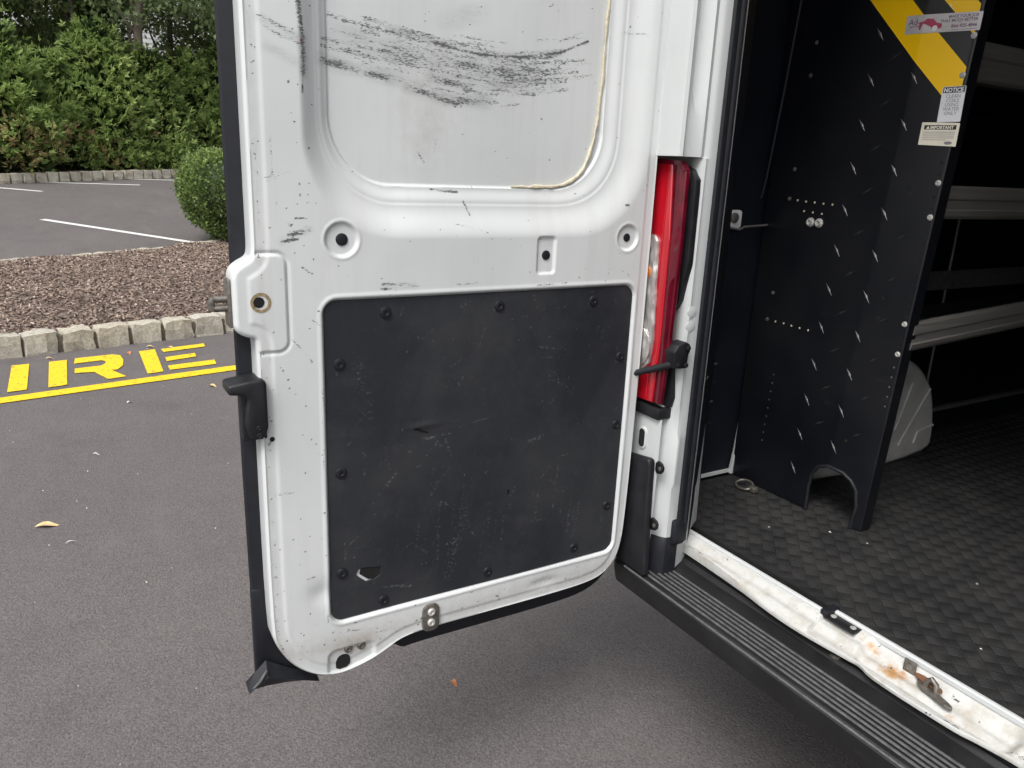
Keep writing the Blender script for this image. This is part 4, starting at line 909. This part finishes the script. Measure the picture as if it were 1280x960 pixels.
# loose lower end of the seal
prism('seal_tail', [(-.7635, .62), (-.741, .62), (-.738, .54), (-.722, .500), (-.70, .470), (-.668, .442), (-.66, .428), (-.70, .432), (-.755, .438), (-.7635, .446)], XF(-.840), 0, .016, 'black_rubber', door, .003)
loft('seal_end', [[(-.815, y, z1), (-.800, y, (z0 + z1) / 2), (-.815, y, z0), (-.835, y, (z0 + z1) / 2)] for y, z0, z1 in ((-.780, .434, .444), (-.768, .434, .466), (-.748, .434, .486), (-.715, .430, .462), (-.68, .422, .440), (-.66, .418, .428))], 'black_rubber', door, True, True, 30)
tube('seal_fold', [(-.800, -.750, .476), (-.799, -.762, .458), (-.804, -.774, .443)], [.002, .003, .002], 'ridge_worn', door, 6)
# black trim board
H1 = [(-.5954, .6272), (-.590, .637), (-.583, .6393), (-.5483, .6335), (-.5505, .6172), (-.562, .611), (-.5767, .6097)]
H2 = [(-.2952, .7322), (-.2882, .7325), (-.2886, .7227), (-.2936, .717)]
TE = [(-.5066, .8831), (-.4919, .8830), (-.480, .8845), (-.4724, .8787), (-.4572, .8721), (-.4465, .8715), (-.4587, .8685), (-.4739, .873), (-.4829, .8787)]
def trim_sdf(u, v):
    s = sd_rrect(u, v, -.6395, -.0315, .5475, 1.1115, .021)
    s = np.maximum(s, -sd_poly(u, v, H1)); s = np.maximum(s, -sd_poly(u, v, H2)); return np.maximum(s, -sd_poly(u, v, TE))
def trim_h(u, v):
    h = .0010 * np.sin(u * 11 + 1) * np.sin(v * 9) - .0016 * np.exp(-((u + .47) / .05) ** 2 - ((v - .87) / .03) ** 2) + .0012 * np.exp(-((u + .56) / .04) ** 2 - ((v - .60) / .02) ** 2)
    return h + .0022 * np.exp(-((u + .472) / .03) ** 2 - ((v - .886) / .006) ** 2)
TS = [([(-.472, .863), (-.446, .861)], .006, .55), ([(-.248, .824), (-.223, .830)], .008, .5), ([(-.537, .787), (-.529, .796)], .006, .5), ([(-.543, .783), (-.518, .809)], .002, .4), ([(-.378, .691), (-.372, .664), (-.360, .651)], .002, .5),
      ([(-.578, .855), (-.576, .845)], .003, .4), ([(-.436, .877), (-.413, .818)], .002, .35), ([(-.239, 1.007), (-.180, .997)], .002, .4), ([(-.125, 1.003), (-.119, .971)], .003, .4), ([(-.405, 1.093), (-.394, 1.081)], .002, .4),
      ([(-.486, 1.049), (-.479, 1.040)], .003, .4), ([(-.457, 1.036), (-.412, 1.035)], .002, .3), ([(-.209, .949), (-.161, .912)], .02, .20), ([(-.547, .592), (-.490, .580)], .006, .4), ([(-.425, .733), (-.420, .726)], .004, .5),
      ([(-.376, .877), (-.340, .884)], .002, .35), ([(-.417, .581), (-.387, .706)], .03, .16), ([(-.583, 1.014), (-.571, .918)], .03, .16), ([(-.453, .767), (-.422, .792)], .002, .35), ([(-.223, .887), (-.197, .903)], .002, .3), ([(-.302, 1.061), (-.269, 1.067)], .002, .3)]
r_ = random.Random(19)
for _ in range(70):
    x, z, a, l = r_.uniform(-.62, -.05), r_.uniform(.57, 1.1), r_.gauss(.9, .8), r_.uniform(.008, .05); TS.append(([(x, z), (x + l * math.cos(a), z + l * math.sin(a))], .0016, r_.uniform(.22, .38)))
for _ in range(26):
    x, z, l = r_.uniform(-.62, -.05), r_.uniform(.56, .75), r_.uniform(.02, .08); TS.append(([(x, z), (x + .004, z + l)], .003, r_.uniform(.16, .28)))
me = sheet('trim_board', np.arange(-.642, -.028, .0025), np.arange(.545, 1.116, .0025), trim_sdf, trim_h, lambda u, v, h: (XD - .0035 + h, u, v), [(.0006, .0018), (.0006, .0030)],
           {'scuff': stroke_field(TS, [(r_.uniform(-.63, -.04), r_.uniform(.56, 1.1), r_.uniform(.001, .0025), .5) for _ in range(70)])})
link('trim_board', me, 'trim_black', door, True, 50)
prism('access_hole', [(-.5879, .6273), (-.5848, .640), (-.540, .640), (-.540, .6141), (-.5525, .6105), (-.5719, .6135)], XF(XD - .0075), 0, .0024, 'dark_hole', door)
for P in (H2, TE):
    cu, cv = np.mean(P, 0); prism('access_hole', [(cu + (a - cu) * 2.0, cv + (b_ - cv) * 2.0) for a, b_ in P], XF(XD - .0075), 0, .0024, 'dark_hole', door)
FS = lathe_mesh('trim_screw', [(.0098, -.001), (.0098, .001), (.0088, .0026), (.0060, .0034), (.0040, .0034), (.0032, .0022), (.0012, .0022)], 18)
for y, z in ((-.539, 1.089), (-.328, 1.088), (-.125, 1.087), (-.617, 1.010), (-.050, .972), (-.046, .830), (-.618, .824), (-.053, .653), (-.620, .638), (-.545, .565), (-.332, .569), (-.130, .573)):
    place('trim_screw', FS, 'black_rubber', door, (XD - .0030, y, z), 'x', r_.uniform(0, 3))
PL = lathe_mesh('hole_plug', [(.0095, -.002), (.0095, .0006), (.007, .0016), (.002, .0018)], 18)
for y, z, s in ((-.609, 1.206, 1.), (-.057, 1.203, .82), (-.236, 1.174, .88)): place('hole_plug', PL, 'black_rubber', door, (XD - .0036, y, z), 'x', 0, s)
for y, z in ((-.424, 1.185), (-.288, 1.189), (-.083, 1.194), (-.213, 1.190), (-.727, .900)): place('small_hole', PL, 'dark_hole', door, (XD + .0003 - .002, y, z), 'x', 0, .42)
# latch housing, hook and handle
lh = thing('latch_bore', parent=door)
RG = lathe_mesh('worn_ring', [(.0155, -.001), (.0150, .0012), (.0105, .0012), (.0095, -.0004)], 20)
place('worn_ring', RG, 'primer_brown', lh, (XD + .0012, -.735, 1.116), 'x'); place('bore', lathe_mesh('bore', [(.0085, 0), (.008, .0014)], 16), 'dark_hole', lh, (XD + .0011, -.738, 1.1165), 'x')
hkp = box('hook_plate', (-.822, -.7785, 1.078), (-.790, -.7735, 1.150), 'worn_steel', door, .002)
for zz in (1.120, 1.106): tube('hook_arm', [(-.803, -.770, zz), (-.803, -.784, zz), (-.803, -.797, zz)], .0052, 'worn_steel', hkp, 8)
tube('hook_end', [(-.803, -.797, 1.122), (-.803, -.801, 1.113), (-.803, -.797, 1.104)], .0052, 'worn_steel', hkp, 8)
hd = prism('door_handle', [(-.7905, .9815), (-.7905, .9965), (-.762, 1.0005), (-.742, 1.0025), (-.7345, .997), (-.734, .925), (-.739, .910), (-.750, .9065), (-.762, .909), (-.767, .93), (-.7655, .955), (-.762, .972), (-.767, .979)], XF(XD), -.035, .013, 'black_plastic', door, .0045, 3)
box('handle_seat', (-.812, -.770, .902), (-.781, -.7335, 1.0), 'black_rubber', hd, .003)
for z in (.918, .93): place('screw', SC, 'black_rubber', hd, (XD + .0128, -.749, z - .004), 'x', 0, .8)
# lower corner hardware
bp_ = prism('hinge_bracket', rrect(-.4705, -.4365, .4785, .5345, .013, 5), XF(XD), -.001, .005, 'worn_steel', door, .0012)
BZ = lathe_mesh('bolt', [(.0078, 0), (.0078, .0025), (.006, .0042), (.0035, .0042), (.003, .0025)], 16)
for z in (.5195, .4975): place('bolt', BZ, 'zinc', bp_, (XD + .005, -.4535, z), 'x')
for y, z in ((-.6105, .4835), (-.5865, .4832)): place('bolt', BZ, 'worn_steel', door, (XD - .0065, y, z), 'x')
prism('drain_hole', smooth_closed([(-.633, .446), (-.608, .4475), (-.607, .466), (-.612, .4735), (-.622, .4755), (-.630, .472), (-.634, .462)], 1), XF(XD - .0070), 0, .0012, 'dark_hole', door)
# old sealant along the blank window panel
sb = [(-.118, 1.62), (-.121, 1.55), (-.122, 1.47), (-.126, 1.41), (-.135, 1.36), (-.148, 1.325), (-.172, 1.302), (-.205, 1.2915), (-.245, 1.2895), (-.30, 1.2895)]
sb = chaikin_open(sb, 2)
tube('sealant_bead', [(XD - .0272 + random.uniform(-.0006, .0006), y + random.uniform(-.0008, .0008), z + random.uniform(-.0008, .0008)) for y, z in sb], [random.uniform(.0016, .0040) * (1 if y > -.26 else .8) for y, z in sb], 'sealant', door, 7)
place('red_chip', lathe_mesh('red_chip', [(.004, 0), (.002, .0012)], 7), 'rusty', door, (XD - .002, -.664, 1.481), 'x')

# ================================================================== FLOOR MAT
mat_ = thing('floor_mat', 'black rubber floor mat with raised basket weave tread inside the van', 'floor mat', (0, 1.7, .54))
box('mat_base', (-.974, -1.495, .0), (.974, 1.58, .0085), 'mat_rubber', mat_)
cell = .0265; nr = 6; Q = []
c45 = math.sqrt(.5)
for i in range(-95, 95):
    for j in range(-95, 95):
        cx, cy = -.33 + ((i + .5) - (j + .5)) * cell * c45, .9 + ((i + .5) + (j + .5)) * cell * c45
        if not (-.955 < cx < .33 and .222 < cy < 1.9): continue
        for k in range(nr):
            g = cell * .92 / nr; lo, hi = -cell * .46 + k * g + g * .16, -cell * .46 + k * g + g * .84
            a_, b_ = (-cell * .46, cell * .46), (lo, hi)
            if (i + j) % 2: a_, b_ = b_, a_
            Q.append((cx, cy - 1.7, a_[0], a_[1], b_[0], b_[1]))
Q = np.array(Q); z0, z1 = .0083, .0092; e = .0006; n = len(Q)
def cr(a, da, b_, db, z):
    p, q = Q[:, a] + da, Q[:, b_] + db
    return np.stack([Q[:, 0] + (p - q) * c45, Q[:, 1] + (p + q) * c45, np.full(n, z)], 1)
V = np.stack([cr(2, 0, 4, 0, z0), cr(3, 0, 4, 0, z0), cr(3, 0, 5, 0, z0), cr(2, 0, 5, 0, z0), cr(2, e, 4, e, z1), cr(3, -e, 4, e, z1), cr(3, -e, 5, -e, z1), cr(2, e, 5, -e, z1)], 1).reshape(-1, 3)
F = (np.array([(4, 5, 6, 7), (0, 1, 5, 4), (1, 2, 6, 5), (2, 3, 7, 6), (3, 0, 4, 7)])[None] + (np.arange(n) * 8)[:, None, None]).reshape(-1, 4)
o = link('tread_pattern', fast_mesh('tread_pattern', V, F), 'mat_rubber', mat_); o['kind'] = 'stuff'
for x, y, s in ((-.62, .47, .004), (-.545, .50, .003), (-.70, .36, .003), (-.33, .55, .003), (-.20, .33, .003)):
    o = link('paint_flake', mesh('paint_flake', [(s, 0, .0), (-s * .4, s * .7, .0), (-s * .6, -s * .5, .0), (0, 0, s * .6)], [(0, 1, 3), (1, 2, 3), (2, 0, 3)]), 'pale_bit'); o.location = (x, y, .5505)
    o.parent = mat_; o.matrix_parent_inverse = Matrix.Translation((0, -1.7, -.54))

# ================================================================== SHELVING UNIT
su = thing('shelving_unit', 'black diamond plate shelving unit with aluminium shelves bolted inside the van', 'shelving', (-.75, 1.5, .55))
su_inv = Matrix.Translation((.75, -1.5, -.55))
def sp_(o):
    o.parent = su; o.matrix_parent_inverse = su_inv; return o
xr = lambda z: -.555 + .047 * (z - 1.324)
YP = .52
pan = [(-.972, .552), (-.9725, 1.95), (xr(1.95), 1.95), (xr(.553), .553), (-.612, .553), (-.606, .607), (-.613, .645), (-.628, .663), (-.650, .675), (-.687, .679), (-.712, .668), (-.726, .645), (-.730, .61), (-.729, .552)]
def bend(u, v): return np.maximum(0, u - (-.655 + .047 * (v - 1.324))) * .14
def PF(u, v, d): return (u, YP - d + bend(u, v), v)
def psheet(name, poly, d, mat, step=.004):
    us = np.arange(min(p[0] for p in poly) - step, max(p[0] for p in poly) + 2 * step, step); vs = np.arange(min(p[1] for p in poly) - step, max(p[1] for p in poly) + 2 * step, step)
    me = sheet(name, us, vs, lambda u, v: sd_poly(u, v, poly), lambda u, v: 0 * u + d, PF); return link(name, me, mat, None, True, 40)
ep = sp_(psheet('end_panel', pan, 0., 'powder_black'))
def ch(o): o.parent = ep; return o
ch(loft('panel_flange', [[(xr(z) - .001, YB + .0002, z), (xr(z) + .0035, YB + .002, z), (xr(z) + .0035, YB + .034, z), (xr(z) + .0005, YB + .034, z)] for z, YB in ((.553, YP + .014), (1.95, YP + .014))], 'powder_black', None, True))
ch(tube('arch_trim', [(-.729, YP - .001, .553)] + [(a, YP - .001 + float(bend(a, b_)), b_) for a, b_ in reversed(pan[4:13])], .0045, 'black_rubber', None, 8))
sl_ = lambda x0, z: x0 + (1.683 - z) * .963                              # hazard stripes run down to the right
# raised tread bars
def bar_mesh(a):
    L, Wd, H = .0165, .0019, .0018; c, s = math.cos(a), math.sin(a); v = []
    for t, w_, h in ((-1, .05, 0), (-.4, .6, .6), (0, 1, 1), (.4, .6, .6), (1, .05, 0)):
        for k, hh in ((-1, 0), (0, h), (1, 0)):
            u, q = t * L, k * w_ * Wd * (1.5 if t == 0 else 1); v.append((u * c - q * s, -hh * H - .0002, u * s + q * c))
    f = [(i * 3 + k, i * 3 + k + 1, i * 3 + k + 4, i * 3 + k + 3) for i in range(4) for k in range(2)]
    bm = bmesh.new(); me = mesh('tread_bar', v, f); bm.from_mesh(me); return bm_mesh('tread_bar', bm)
BA, BB = bar_mesh(math.radians(126)), bar_mesh(math.radians(32))
BA2 = BA.copy(); BA.materials.append(M['bright_edge']); BB.materials.append(M['tape_black'])
for r in range(-4, 11):
    z = 1.3485 - .0886 * r
    for c in range(-2, 3):
        x = -.7465 + .0955 * c + .05 * (z - 1.3485)
        if c in (0, 1) and .62 < z < 1.95 and not (c == 1 and z < .7) and x < sl_(-.769, z) - .012: o = link('tread_bar', BA, None, None, True); o.location = (x, YP + float(bend(x, z)), z); ch(o)
        xb, zb = x + .0425, z - .0455
        if c in (0, 1) and .70 < zb < 1.95 and xb < xr(zb) - .03 and xb < sl_(-.769, zb) - .012 and not (1.39 < zb < 1.52 and xb > -.63): o = link('tread_bar', BB, None, None, True); o.location = (xb, YP + float(bend(xb, zb)), zb); ch(o)
HB = lathe_mesh('panel_bolt', [(.0064, 0), (.0060, .0012), (.0045, .0014), (.0043, .0036), (.0028, .0038), (.0022, .0026)], 10)
def ybolt(name, x, z, me, mat, sc_=1.): ch(place(name, me, mat, None, (x, YP - .0002 + float(bend(x, z)), z), '-y', 0, sc_))
for x, z in ((-.5589, 1.3257), (-.5622, 1.2589), (-.5737, 1.0382), (-.5766, .9726), (-.5441, 1.5937), (-.5511, 1.5249)): ybolt('panel_bolt', x, z, HB, 'zinc')
for x, z in ((-.8365, 1.2264), (-.8128, 1.2263)): ybolt('panel_bolt', x, z, HB, 'zinc', 1.75)
RV = lathe_mesh('lit_hole_dot', [(.0030, 0), (.0028, .001), (.001, .0016)], 8)  # pale discs stand in for holes that let light through the panel
for x, z in ((-.905, 1.275), (-.916, 1.0498), (-.9224, .9829), (-.9017, 1.3421), (-.8895, 1.6135), (-.8934, 1.5457)): ybolt('lit_hole_dot', x, z, RV, 'dull_aluminium', 1.6)
for x, z in ((-.8811, 1.2727), (-.8566, 1.2715), (-.8327, 1.2709), (-.8086, 1.2698), (-.7845, 1.2693), (-.8587, 1.2499), (-.8339, 1.2485), (-.8089, 1.2472), (-.8961, .982), (-.8712, .9822), (-.8474, .9811), (-.8233, .9802), (-.7986, .9801)): ybolt('lit_hole_dot', x, z, RV, 'sealant', .85)
for k in range(9): ybolt('lit_hole_dot', -.879 - .001 * k, .851 - .022 * k, RV, 'worn_steel', .7)
HLM = lathe_mesh('panel_hole', [(.0028, 0), (.0028, .0003)], 8)
for k in range(40):
    z = 1.72 - .0222 * k
    if min(abs(z - q) for q in (1.3257, 1.2589, 1.0382, .9726, 1.5937, 1.5249)) > .012 and not 1.385 < z < 1.52 and not 1.595 < z < 1.645: ybolt('panel_hole', xr(z) - .0065, z, HLM if z > .96 else RV, 'dark_hole' if z > .96 else 'worn_steel', 1. if z > .96 else .75)
for x, z in ((-.6157, 1.3172), (-.6268, 1.0847), (-.6291, 1.0411), (-.655, .752)): ybolt('panel_hole', x, z, HLM, 'dark_hole', 1.5)
# hazard tape: wide yellow, black, yellow diagonal stripes
def stripe(name, poly, mat, d): ch(psheet(name, poly, d, mat, .003))
def dg(x, z): return x - (z - 1.683) * -0.0
def band(xa, xb, zt, name, mat, zb_lim=1.49):
    """parallelogram clipped by the panel's right edge"""
    P = []; n = 14
    def solve(x0):                                                         # where the line meets the right edge
        lo, hi = 1.2, zt
        for _ in range(40):
            mid = (lo + hi) / 2
            if sl_(x0, mid) > xr(mid) - .0015: lo = mid
            else: hi = mid
        return hi
    za, zb = solve(xa), solve(xb); return [(sl_(xa, zt), zt), (sl_(xb, zt), zt), (sl_(xb, zb), zb), (sl_(xa, za), za)]
zt = 1.90
stripe('hazard_stripe', band(-.769, -.685, zt, '', ''), 'tape_yellow', .0010)
stripe('hazard_stripe', band(-.685, -.629, zt, '', ''), 'tape_black', .0008)
stripe('hazard_stripe', band(-.629, -.576, zt, '', ''), 'tape_yellow', .0010)
# stickers
def sticker(name, quad, mat, d=.0016): return ch(psheet(name, quad, d, mat, .0025))
T = lambda parent: None
def stext(body, size, mat, u, v, d=.0019, align='LEFT', sx=1., bold=0., rot=0.):
    def f(a, b_, dd): du, dv_ = a - u, b_ - v; return PF(u + du * math.cos(rot) - dv_ * math.sin(rot), v + du * math.sin(rot) + dv_ * math.cos(rot), dd)
    return ch(text('lettering', body, size, mat, None, f, u, v, d, align, bold, sx))
r0 = math.radians(1.0)
sticker('phone_sticker', [(-.677, 1.607), (-.535, 1.602), (-.534, 1.634), (-.677, 1.641)], 'sticker_silver', .0020)
stext('MAKE YOUR JOB', .0075, 'ink_purple', -.541, 1.6265, .0023, 'RIGHT', .95, .00012, -.03); stext('THAT MUCH BETTER', .0075, 'ink_purple', -.541, 1.6195, .0023, 'RIGHT', .95, .00012, -.03)
stext('866-925-4846', .0082, 'ink_purple', -.541, 1.6095, .0023, 'RIGHT', 1., .0002, -.03)
ch(prism('underline', [(-.585, 1.6062), (-.541, 1.6052), (-.541, 1.6058), (-.585, 1.6068)], PF, .0021, .0024, 'ink_purple'))
stext('Ad', .016, 'ink_purple', -.671, 1.6225, .0023, 'LEFT', 1., .0001, -.03)
for k, (a, b_) in enumerate(((-.652, -.640), (-.668, -.656), (-.654, -.642))): ch(prism('script_stroke', [(a, 1.624 - .006 * (k > 0)), (b_, 1.6255 - .006 * (k > 0)), (b_, 1.6265 - .006 * (k > 0)), (a, 1.6255 - .006 * (k > 0))], PF, .0021, .0024, 'ink_purple'))
ch(prism('van_picture', [(-.648, 1.6125), (-.606, 1.6115), (-.604, 1.616), (-.606, 1.620), (-.615, 1.6225), (-.622, 1.630), (-.634, 1.6315), (-.640, 1.627), (-.648, 1.626)], PF, .0021, .0024, 'ink_red'))
ch(prism('wheel_picture', [(-.617 + .0052 * math.cos(a), 1.6125 + .0052 * math.sin(a)) for a in np.linspace(0, 6, 14)], PF, .0025, .0027, 'sticker_white'))
sticker('notice_sticker', [(-.582, 1.440), (-.539, 1.441), (-.5395, 1.506), (-.582, 1.505)], 'sticker_white', .0016)
ch(prism('notice_bar', [(-.5805, 1.4935), (-.541, 1.494), (-.541, 1.505), (-.5805, 1.504)], PF, .0017, .0020, 'ink_black'))
stext('NOTICE', .0105, 'sticker_white', -.561, 1.4952, .0022, 'CENTER', .92, .0004)
for k, wd in enumerate(('CLEAN', 'COILS', 'USING', 'WATER', 'ONLY')): stext(wd, .0092, 'ink_grey', -.560, 1.4845 - k * .0078, .0019, 'CENTER', .95)
sticker('important_sticker', [(-.610, 1.398), (-.5385, 1.395), (-.538, 1.4385), (-.609, 1.4405)], 'sticker_cream', .0022)
ch(prism('important_bar', [(-.6035, 1.4268), (-.5435, 1.4262), (-.5435, 1.4345), (-.6035, 1.4350)], PF, .0023, .0026, 'ink_black'))
stext('IMPORTANT', .0082, 'sticker_cream', -.570, 1.4276, .0028, 'CENTER', .95, .0003)
ch(prism('warning_triangle', [(-.5995, 1.4278), (-.5925, 1.4278), (-.596, 1.4336)], PF, .0026, .0029, 'sticker_cream'))
for k in range(5): ch(prism('fine_print', [(-.604, 1.4215 - k * .0036), (-.5445 - .014 * (k == 4), 1.4212 - k * .0036), (-.5445 - .014 * (k == 4), 1.4221 - k * .0036), (-.604, 1.4224 - k * .0036)], PF, .0023, .0025, 'ink_grey'))
ch(prism('oval_mark', [(-.554 + .0075 * math.cos(a), 1.4015 + .0032 * math.sin(a)) for a in np.linspace(0, 6, 16)], PF, .0023, .0025, 'ink_grey'))
# aluminium shelves
def shelf(z, h, tilt=0.):
    p = [(-.600, z + .004), (-.576, z + .004), (-.572, z + h - .006), (-.580, z + h), (-.570, z + h + .001), (-.565, z + h - .005), (-.5635, z + h * .62), (-.5665, z + h * .56), (-.5665, z + h * .30), (-.5630, z + h * .26), (-.565, z + .006), (-.570, z), (-.60, z)]
    sh = sp_(loft('shelf', [[(x, y, zz + tilt * (y - .56)) for x, zz in p] for y in (.557, 1.2, 1.9, 3.05)], 'dull_aluminium', None, True, True, 25))
    t = loft('shelf_tray', [[(-.601, y, z + .004 + tilt * (y - .56)), (-.601, y, z + .001 + tilt * (y - .56)), (-.93, y, z - .012), (-.93, y, z - .009)] for y in (.557, 3.05)], 'powder_black', None, True); t.parent = sh; t.matrix_parent_inverse = Matrix.Identity(4)
    return sh
shelf(.978, .062, .05); shelf(1.255, .066); shelf(1.520, .074); shelf(1.80, .07)
sp_(box('back_rail', (-.934, .557, 1.022), (-.926, 3.05, 1.078), 'ridge_worn', None, .002))
sp_(tube('upright_rod', [(-.945, 1.305, .60), (-.945, 1.305, 1.26)], .0045, 'dull_aluminium', None, 8))
sp_(box('far_end_panel', (-.97, 3.051, .553), (-.56, 3.057, 1.95), 'powder_black'))
box('wall_rail', (-.984, 1.21, .612), (-.962, 3.25, .624), 'ridge_worn', van, .003)
